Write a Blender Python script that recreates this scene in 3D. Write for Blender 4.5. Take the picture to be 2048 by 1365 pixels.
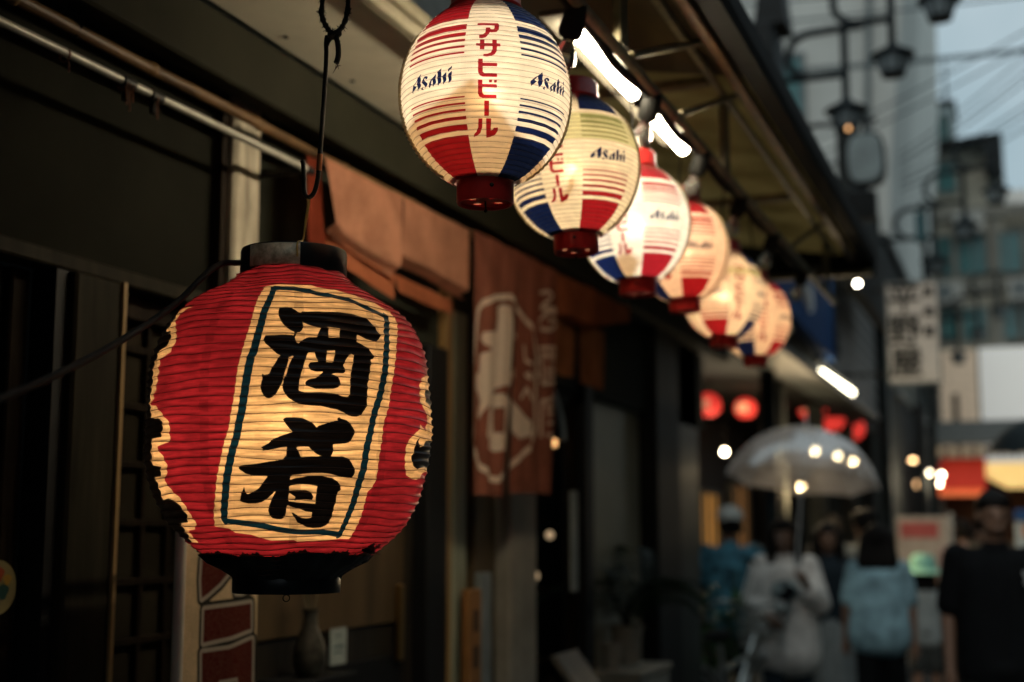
import bpy, bmesh, math, random
import numpy as np
from mathutils import Vector, Matrix, geometry

random.seed(11); rng = np.random.default_rng(11)
SC = bpy.context.scene
for o in list(bpy.data.objects): bpy.data.objects.remove(o)
COL = SC.collection
R = math.radians

# ------------------------------------------------------------------ camera, sky, sun, exposure
EYE = Vector((0, 0, 1.58)); PITCH = 7.97; YAW = 20.8
cam_d = bpy.data.cameras.new('camera'); cam = bpy.data.objects.new('camera', cam_d); COL.objects.link(cam)
cam.location = EYE; cam.rotation_euler = (R(90 + PITCH), 0, R(YAW))
cam_d.sensor_width = 36; cam_d.lens = 2700 / 2048 * 36
cam_d.clip_start = 0.05; cam_d.clip_end = 400
cam_d.dof.use_dof = True; cam_d.dof.focus_distance = 2.0; cam_d.dof.aperture_fstop = 2.4
cam_d.dof.aperture_blades = 0
SC.camera = cam

world = bpy.data.worlds.new('World'); SC.world = world; world.use_nodes = True
wt = world.node_tree; wt.nodes.clear()
SUN_EL, SUN_ROT = 38.0, 180.0
def wn(t, **k):
    n = wt.nodes.new(t)
    for a, b in k.items(): setattr(n, a, b)
    return n
sky = wn('ShaderNodeTexSky', sky_type='NISHITA', sun_disc=False, sun_elevation=R(SUN_EL), sun_rotation=R(SUN_ROT), dust_density=2.0, ozone_density=2.5)
cloud = wn('ShaderNodeTexNoise'); cloud.inputs['Scale'].default_value = 2.6; cloud.inputs['Detail'].default_value = 5; cloud.inputs['Roughness'].default_value = .55
tc = wn('ShaderNodeTexCoord')
ramp = wn('ShaderNodeValToRGB'); ramp.color_ramp.elements[0].position = .3; ramp.color_ramp.elements[1].position = .72
ramp.color_ramp.elements[0].color = (4.0, 5.5, 6.1, 1); ramp.color_ramp.elements[1].color = (8.6, 9.8, 10.2, 1)
mix = wn('ShaderNodeMix', data_type='RGBA'); mix.inputs['Factor'].default_value = .9
bg = wn('ShaderNodeBackground'); bg.inputs['Strength'].default_value = .1
wo = wn('ShaderNodeOutputWorld'); L = wt.links.new
L(tc.outputs['Generated'], cloud.inputs['Vector']); L(cloud.outputs['Fac'], ramp.inputs['Fac'])
L(sky.outputs['Color'], mix.inputs['A']); L(ramp.outputs['Color'], mix.inputs['B']); L(mix.outputs['Result'], bg.inputs['Color']); L(bg.outputs['Background'], wo.inputs['Surface'])

sun_d = bpy.data.lights.new('sun', 'SUN'); sun_d.energy = .85; sun_d.angle = R(25); sun_d.color = (1, .93, .84)
sun = bpy.data.objects.new('sun', sun_d); COL.objects.link(sun); sun.rotation_euler = (R(90 - SUN_EL), 0, R(180 - SUN_ROT))

SC.view_settings.view_transform = 'Standard'; SC.view_settings.look = 'None'
SC.view_settings.exposure = -.25; SC.view_settings.gamma = 1; SC.view_settings.use_curve_mapping = False
SC.render.engine = 'CYCLES'
SC.cycles.use_denoising = True
SC.cycles.max_bounces = 7; SC.cycles.diffuse_bounces = 3; SC.cycles.transparent_max_bounces = 10; SC.cycles.transmission_bounces = 6
SC.cycles.sample_clamp_indirect = 4; SC.cycles.caustics_reflective = False; SC.cycles.caustics_refractive = False

# ------------------------------------------------------------------ materials
def lin(h):
    h = h.lstrip('#'); o = []
    for i in (0, 2, 4):
        c = int(h[i:i + 2], 16) / 255; o.append(c / 12.92 if c <= .04045 else ((c + .055) / 1.055) ** 2.4)
    return tuple(o)
MATS = {}
def M(name, col, rough=.6, metal=0.0, var=.18, scale=7.0, bump=0.0, stretch=(1, 1, 1), emit=None, estr=0.0, spec=.22, trans=0.0):
    if name in MATS: return MATS[name]
    if isinstance(col, str): col = lin(col)
    m = bpy.data.materials.new(name); m.use_nodes = True; t = m.node_tree; b = t.nodes['Principled BSDF']
    b.inputs['Roughness'].default_value = rough; b.inputs['Metallic'].default_value = metal; b.inputs['Specular IOR Level'].default_value = spec
    if trans: b.inputs['Transmission Weight'].default_value = trans
    tcn = t.nodes.new('ShaderNodeTexCoord'); mp = t.nodes.new('ShaderNodeMapping'); mp.inputs['Scale'].default_value = stretch
    nz = t.nodes.new('ShaderNodeTexNoise'); nz.inputs['Scale'].default_value = scale; nz.inputs['Detail'].default_value = 6; nz.inputs['Roughness'].default_value = .62
    rp = t.nodes.new('ShaderNodeValToRGB'); rp.color_ramp.elements[0].position = .3; rp.color_ramp.elements[1].position = .72
    rp.color_ramp.elements[0].color = tuple(c * (1 - var * 1.6) for c in col) + (1,); rp.color_ramp.elements[1].color = tuple(min(1, c * (1 + var)) for c in col) + (1,)
    t.links.new(tcn.outputs['Object'], mp.inputs['Vector']); t.links.new(mp.outputs['Vector'], nz.inputs['Vector'])
    t.links.new(nz.outputs['Fac'], rp.inputs['Fac']); t.links.new(rp.outputs['Color'], b.inputs['Base Color'])
    if bump:
        bp = t.nodes.new('ShaderNodeBump'); bp.inputs['Strength'].default_value = bump; bp.inputs['Distance'].default_value = .004
        t.links.new(nz.outputs['Fac'], bp.inputs['Height']); t.links.new(bp.outputs['Normal'], b.inputs['Normal'])
    if emit is not None:
        e = lin(emit) if isinstance(emit, str) else emit
        b.inputs['Emission Color'].default_value = e + (1,); b.inputs['Emission Strength'].default_value = estr
    MATS[name] = m; return m

class NT:
    """tiny helper to wire shader nodes"""
    def __init__(s, name):
        s.m = bpy.data.materials.new(name); s.m.use_nodes = True; s.t = s.m.node_tree; s.t.nodes.clear(); MATS[name] = s.m
    def n(s, typ, ins=None, **k):
        x = s.t.nodes.new(typ)
        for a, b in k.items(): setattr(x, a, b)
        for a, b in (ins or {}).items():
            i = x.inputs[a]
            if isinstance(b, bpy.types.NodeSocket): s.t.links.new(b, i)
            else: i.default_value = b
        return x
    def math(s, op, a, b=None):
        x = s.n('ShaderNodeMath', operation=op)
        for i, v in enumerate((a, b)):
            if v is None: continue
            if isinstance(v, bpy.types.NodeSocket): s.t.links.new(v, x.inputs[i])
            else: x.inputs[i].default_value = v
        return x.outputs[0]
    def step(s, v, lo, hi, a=0.0, b=1.0):
        x = s.n('ShaderNodeMapRange', {'Value': v, 'From Min': lo, 'From Max': hi, 'To Min': a, 'To Max': b}, interpolation_type='SMOOTHSTEP'); return x.outputs[0]
    def mixc(s, f, a, b, blend='MIX'):
        x = s.n('ShaderNodeMix', data_type='RGBA', blend_type=blend)
        for k, v in (('Factor', f), ('A', a), ('B', b)):
            i = [q for q in x.inputs if q.name == k and (q.type == 'RGBA' or k == 'Factor' and q.type == 'VALUE')][0]
            if isinstance(v, bpy.types.NodeSocket): s.t.links.new(v, i)
            else: i.default_value = v if k == 'Factor' else tuple(v) + (1,)
        return [q for q in x.outputs if q.type == 'RGBA'][0]
    def out(s, sh): s.n('ShaderNodeOutputMaterial', {'Surface': sh}); return s.m

# ------------------------------------------------------------------ mesh helpers
class MB:
    def __init__(s): s.v = []; s.f = []
    def add(s, vs, fs):
        k = len(s.v); s.v += [tuple(v) for v in vs]; s.f += [tuple(i + k for i in f) for f in fs]; return s
    def box(s, x0, x1, y0, y1, z0, z1, c=0.0):
        """box with a small chamfer c on its vertical and horizontal edges"""
        if c <= 0:
            vs = [(x, y, z) for x in (x0, x1) for y in (y0, y1) for z in (z0, z1)]
            return s.add(vs, [(0, 1, 3, 2), (4, 6, 7, 5), (0, 4, 5, 1), (2, 3, 7, 6), (0, 2, 6, 4), (1, 5, 7, 3)])
        bm = bmesh.new(); bmesh.ops.create_cube(bm, size=1)
        for v in bm.verts: v.co = ((x0 + x1) / 2 + v.co.x * (x1 - x0), (y0 + y1) / 2 + v.co.y * (y1 - y0), (z0 + z1) / 2 + v.co.z * (z1 - z0))
        bmesh.ops.bevel(bm, geom=bm.edges[:], offset=c, segments=1, affect='EDGES')
        bm.verts.index_update(); s.add([v.co[:] for v in bm.verts], [[v.index for v in f.verts] for f in bm.faces]); bm.free(); return s
    def tube(s, pts, r, n=10, cap=True):
        pts = [Vector(p) for p in pts]; m = len(pts); rs = r if isinstance(r, (list, tuple)) else [r] * m
        d0 = (pts[1] - pts[0]).normalized(); u = d0.orthogonal().normalized(); rings = []
        for i, p in enumerate(pts):
            d = (pts[min(i + 1, m - 1)] - pts[max(i - 1, 0)]).normalized()
            u = (u - d * u.dot(d)).normalized(); w = d.cross(u)
            rings.append([p + (u * math.cos(2 * math.pi * k / n) + w * math.sin(2 * math.pi * k / n)) * rs[i] for k in range(n)])
        vs = [v for g in rings for v in g]
        fs = [(i * n + k, i * n + (k + 1) % n, (i + 1) * n + (k + 1) % n, (i + 1) * n + k) for i in range(m - 1) for k in range(n)]
        if cap: fs += [tuple(range(n))[::-1], tuple((m - 1) * n + k for k in range(n))]
        return s.add(vs, fs)
    def lathe(s, prof, n=32, c=(0, 0, 0), a0=0.0, a1=2 * math.pi):
        full = abs(a1 - a0 - 2 * math.pi) < 1e-6; na = n if full else n + 1
        vs = [(c[0] + r * math.cos(a0 + (a1 - a0) * k / n), c[1] + r * math.sin(a0 + (a1 - a0) * k / n), c[2] + z) for r, z in prof for k in range(na)]
        fs = [(i * na + k, i * na + (k + 1) % na, (i + 1) * na + (k + 1) % na, (i + 1) * na + k) for i in range(len(prof) - 1) for k in range(n)]
        return s.add(vs, fs)
    def ball(s, c, r, n=14, sc=(1, 1, 1), rot=None):
        vs = []; fs = []
        for i in range(n // 2 + 1):
            th = math.pi * i / (n // 2)
            for k in range(n):
                a = 2 * math.pi * k / n; p = Vector((math.sin(th) * math.cos(a) * r * sc[0], math.sin(th) * math.sin(a) * r * sc[1], math.cos(th) * r * sc[2]))
                if rot is not None: p = rot @ p
                vs.append(p + Vector(c))
        for i in range(n // 2):
            for k in range(n): fs.append((i * n + k, (i + 1) * n + k, (i + 1) * n + (k + 1) % n, i * n + (k + 1) % n))
        return s.add(vs, fs)
    def capsule(s, a, b, ra, rb, n=12):
        a = Vector(a); b = Vector(b); d = (b - a).normalized(); p = []; r = []
        for k in range(5): t = math.pi / 2 * (1 - k / 4); p.append(a - d * ra * math.sin(t)); r.append(max(ra * math.cos(t), 1e-4))
        for k in range(5): t = math.pi / 2 * k / 4; p.append(b + d * rb * math.sin(t)); r.append(max(rb * math.cos(t), 1e-4))
        return s.tube(p, r, n)
    def prism(s, poly, axis, lo, hi):
        """closed polygon extruded along an axis ('x','y','z'); poly gives the other two coordinates"""
        k = len(poly)
        def P(p, h): return {'x': (h, p[0], p[1]), 'y': (p[0], h, p[1]), 'z': (p[0], p[1], h)}[axis]
        vs = [P(p, lo) for p in poly] + [P(p, hi) for p in poly]
        return s.add(vs, [tuple(range(k))[::-1], tuple(range(k, 2 * k))] + [(i, (i + 1) % k, k + (i + 1) % k, k + i) for i in range(k)])
    def mesh(s, name, smooth=False, org=(0, 0, 0)):
        me = bpy.data.meshes.new(name); o = Vector(org)
        me.from_pydata([tuple(Vector(v) - o) for v in s.v], [], s.f)
        bm = bmesh.new(); bm.from_mesh(me); bmesh.ops.recalc_face_normals(bm, faces=bm.faces[:]); bm.to_mesh(me); bm.free()
        if smooth:
            me.polygons.foreach_set('use_smooth', [True] * len(me.polygons))
            try: me.set_sharp_from_angle(angle=R(40))
            except Exception: pass
        me.update(); return me

def wloc(o):
    v = Vector((0, 0, 0))
    while o is not None: v = v + o.location; o = o.parent
    return v
def put(name, me, mat, parent=None, loc=(0, 0, 0)):
    o = bpy.data.objects.new(name, me); COL.objects.link(o); o.location = loc
    if mat is not None:
        if not me.materials: me.materials.append(mat)
        elif me.materials[0] != mat: o.material_slots[0].link = 'OBJECT'; o.material_slots[0].material = mat
    if parent is not None: o.parent = parent
    return o
def part(name, mb, mat, parent, smooth=False):
    """mesh given in world coordinates, hung under a thing or a part"""
    return put(name, mb.mesh(name, smooth, wloc(parent)), mat, parent)
def same(name, me, mat, parent, loc, rot=(0, 0, 0), scale=(1, 1, 1)):
    """one of many alike pieces, sharing mesh data; loc in world coordinates"""
    o = put(name, me, mat, parent, Vector(loc) - wloc(parent)); o.rotation_euler = rot; o.scale = scale; return o
def tag(o, label, cat, group=None):
    o['label'] = label; o['category'] = cat
    if group: o['group'] = group
    return o
def thing(name, label, cat, loc, group=None):
    o = bpy.data.objects.new(name, None); COL.objects.link(o); o.location = loc; o.empty_display_size = .1; return tag(o, label, cat, group)
def solo(name, mb, mat, label, cat, group=None, smooth=False, org=(0, 0, 0)):
    return tag(put(name, mb.mesh(name, smooth, org), mat, None, org), label, cat, group)
def struct(name, mb, mat, smooth=False):
    o = put(name, mb.mesh(name, smooth), mat); o['kind'] = 'structure'; return o
def copy_tree(o, parent=None):
    c = o.copy(); COL.objects.link(c); c.parent = parent
    for ch in list(o.children): copy_tree(ch, c)
    return c
def arc(c, r, a0, a1, n, plane='xz'):
    o = []
    for k in range(n + 1):
        a = a0 + (a1 - a0) * k / n; u, v = r * math.cos(a), r * math.sin(a)
        o.append((c[0] + u, c[1], c[2] + v) if plane == 'xz' else (c[0], c[1] + u, c[2] + v) if plane == 'yz' else (c[0] + u, c[1] + v, c[2]))
    return o
def spline(pts, n=8):
    P = [Vector(p) for p in pts]; P = [P[0] * 2 - P[1]] + P + [P[-1] * 2 - P[-2]]; o = []
    for i in range(1, len(P) - 2):
        for k in range(n):
            t = k / n; a, b, c, d = P[i - 1:i + 3]
            o.append(.5 * ((2 * b) + (c - a) * t + (2 * a - 5 * b + 4 * c - d) * t * t + (3 * b - a - 3 * c + d) * t ** 3))
    o.append(P[-2]); return o

def grid_mesh(name, co, wrap=False, attrs=None):
    nz, na = co.shape[:2]; me = bpy.data.meshes.new(name)
    i, k = np.meshgrid(np.arange(nz - 1), np.arange(na if wrap else na - 1), indexing='ij'); k2 = (k + 1) % na
    q = np.stack([i * na + k, i * na + k2, (i + 1) * na + k2, (i + 1) * na + k], -1).reshape(-1, 4)
    me.vertices.add(nz * na); me.vertices.foreach_set('co', co.reshape(-1).astype(np.float32))
    me.loops.add(q.size); me.loops.foreach_set('vertex_index', q.reshape(-1).astype(np.int32))
    me.polygons.add(len(q)); me.polygons.foreach_set('loop_start', np.arange(0, q.size, 4, dtype=np.int32))
    me.polygons.foreach_set('use_smooth', np.ones(len(q), dtype=bool))
    for k_, a in (attrs or {}).items():
        at = me.attributes.new(k_, 'FLOAT_VECTOR', 'POINT'); at.data.foreach_set('vector', a.reshape(-1).astype(np.float32))
    me.update(calc_edges=True); me.validate(); return me

# ------------------------------------------------------------------ printed shapes as distance fields on the surface
FAR = 20.0
def sd_poly(P, poly):
    q = np.array(poly, float); lo = q.min(0) - FAR; hi = q.max(0) + FAR
    out = np.full(len(P), -FAR); m = ((P >= lo) & (P <= hi)).all(1); S = P[m]
    if len(S) == 0: return out
    d2 = np.full(len(S), 1e9); ins = np.zeros(len(S), bool); a = q[-1]
    for b in q:
        e = b - a; w = S - a; t = np.clip((w @ e) / max(e @ e, 1e-9), 0, 1); dd = w - t[:, None] * e
        d2 = np.minimum(d2, (dd * dd).sum(1))
        c = ((a[1] > S[:, 1]) != (b[1] > S[:, 1]))
        if c.any():
            xi = a[0] + (S[:, 1] - a[1]) / (b[1] - a[1] if b[1] != a[1] else 1e-9) * e[0]; ins ^= c & (S[:, 0] < xi)
        a = b
    d = np.sqrt(d2); out[m] = np.clip(np.where(ins, d, -d), -FAR, FAR); return out
def sd_line(P, pts, w):
    q = np.array(pts, float); lo = q.min(0) - FAR; hi = q.max(0) + FAR
    out = np.full(len(P), -FAR); m = ((P >= lo) & (P <= hi)).all(1); S = P[m]; d2 = np.full(len(S), 1e9)
    for a, b in zip(q[:-1], q[1:]):
        e = b - a; v = S - a; t = np.clip((v @ e) / max(e @ e, 1e-9), 0, 1); dd = v - t[:, None] * e; d2 = np.minimum(d2, (dd * dd).sum(1))
    out[m] = np.clip(w - np.sqrt(d2), -FAR, FAR); return out
def union(P, polys, holes=(), inset=0.0):
    o = np.full(len(P), -FAR)
    for p in polys: o = np.maximum(o, sd_poly(P, p))
    for h in holes: o = np.minimum(o, -sd_poly(P, h) + inset)
    return o
P_INK = [[[-6.0,148.2],[-5.8,151.1],[-3.2,152.0],[-1.2,151.1],[1.0,147.2],[2.2,143.4],[3.2,141.4],[3.7,135.7],[4.0,126.1],[4.2,117.4],[3.7,112.6],[2.8,108.8],[1.5,107.8],[0.5,108.8],[-1.2,112.6],[-3.0,118.4],[-4.5,127.0],[-5.8,137.6],[-6.2,144.3]],[[0.8,109.7],[1.8,109.7],[1.2,101.1],[0.5,101.1]],[[3.2,141.4],[4.0,144.3],[5.8,143.4],[10.8,144.3],[15.0,144.3],[19.5,145.3],[23.2,144.3],[27.5,143.4],[31.5,140.5],[34.5,138.6],[36.0,134.7],[37.5,127.0],[38.2,120.3],[38.8,115.5],[37.5,110.7],[35.5,106.8],[33.8,106.8],[31.0,108.8],[28.5,112.6],[26.8,114.5],[25.8,102.0],[21.2,100.1],[18.2,102.0],[18.5,105.9],[19.2,119.3],[14.3,119.3],[13.2,119.3],[11.5,117.4],[9.2,118.4],[7.0,120.3],[5.2,123.2],[4.2,125.1]],[[11.5,119.3],[13.2,120.3],[14.3,117.4],[13.8,101.1],[11.2,101.1],[9.5,101.1],[9.5,105.9],[10.5,112.6]],[[-10.8,95.3],[-10.2,102.0],[-6.8,102.0],[-3.2,103.0],[0.0,103.0],[1.0,101.1],[1.2,95.3],[1.8,91.5],[2.5,90.5],[3.2,94.4],[4.8,99.2],[6.2,102.0],[9.0,103.0],[13.5,104.0],[18.2,104.9],[23.0,104.9],[26.0,103.0],[28.2,100.1],[30.8,94.4],[32.2,87.6],[33.0,80.9],[32.5,76.1],[31.3,75.1],[31.0,66.5],[30.5,57.8],[29.8,43.4],[29.2,34.8],[29.0,23.2],[28.8,15.5],[29.0,9.8],[28.8,4.0],[28.0,-1.8],[26.8,-6.6],[24.8,-10.4],[23.0,-10.4],[21.2,-9.4],[19.2,-5.6],[17.0,-2.7],[14.3,-1.8],[11.2,0.2],[7.8,0.2],[5.0,1.1],[2.5,3.0],[1.0,6.9],[-0.8,11.7],[-1.8,16.5],[-2.8,22.3],[-3.2,28.0],[-3.0,33.8],[-2.8,39.6],[-2.0,46.3],[-1.5,53.0],[-0.8,61.7],[0.0,68.4],[0.8,72.2],[0.2,72.2],[-1.0,70.3],[-1.2,66.5],[-1.8,56.9],[-2.5,49.2],[-3.0,39.6],[-3.7,30.9],[-4.8,23.2],[-5.5,18.4],[-6.8,14.6],[-7.8,13.6],[-9.0,14.6],[-10.0,18.4],[-10.8,23.2],[-11.2,28.0],[-11.0,34.8],[-10.5,40.5],[-11.0,47.3],[-10.5,46.3],[-9.8,44.4],[-8.2,46.3],[-7.5,53.0],[-6.2,60.7],[-5.0,68.4],[-4.2,72.2],[-5.5,74.2],[-7.0,79.0],[-8.2,83.8],[-9.8,88.6]],[[-2.8,-16.2],[-1.5,-14.3],[1.5,-14.3],[4.2,-15.2],[6.8,-19.1],[8.5,-22.9],[9.5,-26.7],[10.2,-24.8],[12.8,-21.9],[15.0,-19.1],[17.5,-17.1],[17.0,-15.2],[17.8,-12.3],[18.5,-14.3],[20.8,-16.2],[22.2,-21.0],[23.5,-25.8],[24.2,-30.6],[24.2,-37.3],[23.5,-43.1],[22.2,-47.9],[20.5,-48.9],[17.8,-48.9],[16.0,-48.9],[16.2,-56.5],[16.0,-63.3],[15.5,-66.2],[13.2,-67.1],[11.0,-65.2],[9.2,-61.3],[7.8,-56.5],[7.0,-52.7],[4.5,-52.7],[2.2,-53.7],[3.2,-59.4],[4.2,-68.1],[7.8,-67.1],[11.8,-67.1],[16.2,-67.1],[20.2,-67.1],[22.2,-70.0],[24.0,-75.8],[25.0,-81.5],[25.8,-88.3],[25.5,-92.1],[24.5,-95.9],[22.8,-96.9],[19.5,-95.9],[16.0,-93.1],[12.2,-92.1],[8.5,-92.1],[5.0,-93.1],[0.8,-95.0],[0.2,-102.7],[2.2,-99.8],[5.0,-97.9],[8.2,-95.9],[12.0,-95.9],[14.5,-97.9],[16.8,-98.8],[19.2,-102.7],[20.2,-107.5],[21.0,-114.2],[19.8,-116.1],[19.2,-120.9],[19.5,-128.6],[19.2,-136.3],[19.2,-145.9],[19.2,-154.6],[18.8,-162.3],[17.8,-168.0],[15.5,-170.9],[12.2,-170.9],[9.0,-169.0],[6.0,-164.2],[4.0,-161.3],[3.2,-156.5],[2.0,-152.7],[1.0,-146.9],[3.7,-151.7],[5.5,-155.5],[8.0,-156.5],[10.0,-155.5],[10.2,-147.8],[7.5,-146.9],[4.8,-144.0],[2.0,-142.1],[-0.5,-139.2],[-0.8,-142.1],[-1.0,-148.8],[-1.5,-154.6],[-2.8,-157.5],[-5.0,-158.4],[-7.0,-157.5],[-8.2,-153.6],[-8.8,-147.8],[-8.2,-141.1],[-7.3,-134.4],[-6.2,-126.7],[-5.0,-119.0],[-6.5,-123.8],[-9.0,-131.5],[-11.2,-135.4],[-14.0,-137.3],[-17.0,-137.3],[-19.2,-135.4],[-20.2,-133.4],[-20.0,-126.7],[-18.5,-117.1],[-17.8,-110.4],[-17.5,-118.1],[-16.8,-122.9],[-14.8,-120.9],[-12.5,-116.1],[-10.8,-110.4],[-9.2,-101.7],[-8.0,-96.9],[-11.5,-95.9],[-14.3,-95.9],[-16.8,-93.1],[-19.2,-87.3],[-19.2,-85.4],[-18.2,-82.5],[-14.8,-80.6],[-11.2,-77.7],[-7.0,-73.8],[-2.5,-71.0],[-1.2,-64.2],[-1.2,-57.5],[-1.0,-53.7],[-3.0,-54.6],[-6.5,-57.5],[-10.5,-60.4],[-9.5,-57.5],[-10.8,-55.6],[-7.8,-49.8],[-6.0,-44.0],[-3.0,-39.2],[1.0,-33.5],[-0.2,-29.6],[-1.8,-22.9]]]
P_HOLE = [[[6.0,79.0],[8.5,79.9],[9.0,73.2],[9.8,66.5],[9.8,66.5],[6.8,64.6],[6.0,59.8],[6.8,54.0],[9.0,51.1],[11.8,51.1],[10.8,47.3],[9.0,41.5],[6.8,40.5],[5.8,38.6],[5.0,34.8],[5.5,30.0],[7.0,28.0],[9.0,25.2],[12.0,25.2],[15.5,25.2],[17.2,27.1],[18.2,31.9],[18.0,37.6],[17.2,42.5],[15.5,46.3],[14.0,47.3],[16.5,49.2],[19.5,49.2],[20.2,52.1],[20.0,58.8],[19.5,63.6],[20.2,70.3],[21.5,78.0],[22.0,81.9],[23.0,82.8],[24.0,79.9],[23.5,71.3],[23.0,60.7],[22.5,51.1],[22.0,41.5],[21.8,27.1],[21.8,19.4],[20.8,14.6],[18.5,15.5],[15.8,18.4],[13.2,19.4],[10.8,20.3],[7.8,19.4],[5.0,19.4],[2.8,22.3],[2.8,30.0],[3.0,39.6],[3.7,51.1],[4.5,61.7],[5.2,70.3],[5.8,77.1]],[[13.2,84.7],[16.5,86.7],[16.2,79.0],[15.5,67.4],[12.8,66.5],[13.0,76.1]],[[0.2,-112.3],[3.0,-109.4],[6.8,-108.4],[11.2,-110.4],[11.0,-118.1],[11.0,-131.5],[11.2,-135.4],[7.3,-135.4],[3.2,-135.4],[0.0,-134.4],[-0.2,-129.6],[0.2,-122.9],[1.2,-124.8],[2.5,-127.7],[3.0,-129.6],[2.0,-131.5],[2.5,-133.4],[4.0,-131.5],[7.0,-130.5],[9.5,-130.5],[10.2,-125.7],[8.8,-120.0],[6.8,-117.1],[3.7,-118.1],[0.2,-120.0]]]
P_FRAME = [[[[-10.5,181.8],[-10.8,170.3],[-12.2,145.3],[-12.5,122.2],[-13.2,100.1],[-14.0,79.0],[-15.2,66.5],[-17.5,17.5],[-18.2,-5.6],[-19.2,-21.0],[-20.2,-44.0],[-22.0,-68.1],[-24.0,-95.0],[-26.0,-120.0],[-29.8,-158.4]],5.916666666666666],[[[-29.8,-158.4],[-22.0,-163.2],[-13.5,-167.1],[-4.8,-171.9],[4.2,-174.8],[13.5,-176.7],[27.5,-182.4]],3.944444444444444],[[[27.5,-182.4],[27.2,-169.0],[27.0,-145.9],[27.5,-122.9],[28.2,-99.8],[29.5,-75.8],[30.8,-40.2],[32.2,-12.3],[33.2,5.0],[34.8,22.3],[36.0,37.6],[37.5,59.8],[38.8,78.0],[41.0,104.9],[43.0,120.3],[49.0,150.1]],5.522222222222223],[[[48.8,149.1],[37.8,155.9],[28.5,164.5],[19.2,172.2],[12.8,177.0],[8.0,181.8],[0.2,184.7],[-11.5,182.8]],3.944444444444444]]
P_PANEL = [[-16.2,187.6],[-17.0,168.4],[-16.8,144.3],[-17.0,120.3],[-18.0,89.5],[-19.5,62.6],[-21.0,25.2],[-23.0,-21.0],[-24.8,-47.9],[-27.8,-91.1],[-32.0,-134.4],[-36.5,-166.1],[-29.2,-170.9],[-27.2,-176.7],[-19.0,-178.6],[-12.8,-183.4],[-8.8,-186.3],[3.2,-187.3],[5.2,-190.1],[21.5,-190.1],[35.2,-186.3],[34.8,-171.9],[33.0,-136.3],[32.8,-116.1],[35.2,-100.8],[37.5,-20.0],[39.5,10.7],[41.2,47.3],[43.2,70.3],[46.5,103.0],[56.5,147.2],[56.5,160.7],[48.0,167.4],[36.8,174.1],[29.2,179.9],[24.5,183.7],[16.0,187.6],[10.5,191.4],[1.5,191.4],[-9.2,190.5]]
P_LCREAM = [[-50.3,158.7],[-59.8,155.9],[-65.2,143.4],[-61.3,134.7],[-56.5,121.3],[-53.2,104.0],[-54.0,100.1],[-56.2,87.6],[-64.8,81.9],[-65.0,71.3],[-64.5,61.7],[-66.5,47.3],[-68.2,24.2],[-71.5,15.5],[-64.2,12.7],[-59.0,2.1],[-55.2,-9.4],[-52.2,-18.1],[-52.8,-42.1],[-52.2,-38.3],[-52.8,-46.9],[-56.2,-48.9],[-63.0,-52.7],[-58.5,-66.2],[-56.2,-77.7],[-56.5,-87.3],[-59.8,-100.8],[-55.8,-116.1],[-51.2,-126.7],[-49.0,-138.2],[-47.8,-147.8],[-46.5,-157.5],[-46.5,-162.3],[-49.5,-168.0],[-55.0,-170.0],[-57.2,-179.6],[-57.7,-189.2]]
P_LBLACK = [[[-70.8,126.1],[-63.0,124.1],[-59.5,116.5],[-58.0,105.9],[-61.3,98.2],[-67.2,95.3],[-69.2,90.5]],[[-72.8,4.0],[-66.2,-1.8],[-60.5,-9.4],[-56.8,-18.1],[-57.7,-29.6],[-58.8,-40.2],[-64.0,-43.1],[-67.8,-45.0]],[[-67.2,-65.2],[-65.0,-71.0],[-61.0,-79.6],[-62.5,-93.1],[-66.5,-94.0],[-69.0,-109.4],[-69.5,-120.9]],[[-67.2,-127.7],[-61.5,-125.7],[-55.8,-130.5],[-53.0,-137.3],[-50.0,-149.8],[-51.5,-158.4],[-57.7,-160.3],[-61.8,-182.4],[-64.5,-187.3],[-68.2,-184.4],[-69.2,-171.9]]]
P_RCREAM = [[82.8,86.7],[82.8,76.1],[64.2,60.7],[62.0,50.1],[62.8,41.5],[62.0,29.0],[62.8,17.5],[68.2,9.8],[69.5,1.1],[71.0,0.2],[66.8,-22.9],[62.5,-13.3],[59.3,-23.9],[55.0,-32.5],[53.5,-38.3],[51.2,-46.0],[50.0,-58.5],[49.8,-70.0],[51.0,-84.4],[53.0,-91.1],[57.5,-96.9],[62.2,-97.9],[66.8,-95.0],[69.2,-89.2],[78.2,-84.4]]
P_RBLACK = [[[83.8,47.3],[71.2,43.4],[68.0,44.4],[70.0,39.6],[70.5,25.2],[81.0,18.4],[84.0,11.7]],[[83.8,6.9],[79.8,-1.8],[75.8,-21.0],[83.2,-24.8],[84.2,-23.9]],[[84.2,-23.9],[71.5,-29.6],[67.5,-36.4],[64.5,-44.0],[60.8,-48.9],[59.8,-38.3],[60.8,-30.6],[58.8,-38.3],[57.0,-46.0],[56.8,-54.6],[54.5,-62.3],[54.5,-71.0],[57.2,-78.6],[60.3,-82.5],[65.2,-80.6],[72.5,-75.8],[73.5,-71.9],[84.2,-63.3],[83.8,-48.9],[83.8,-38.3]]]
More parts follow.
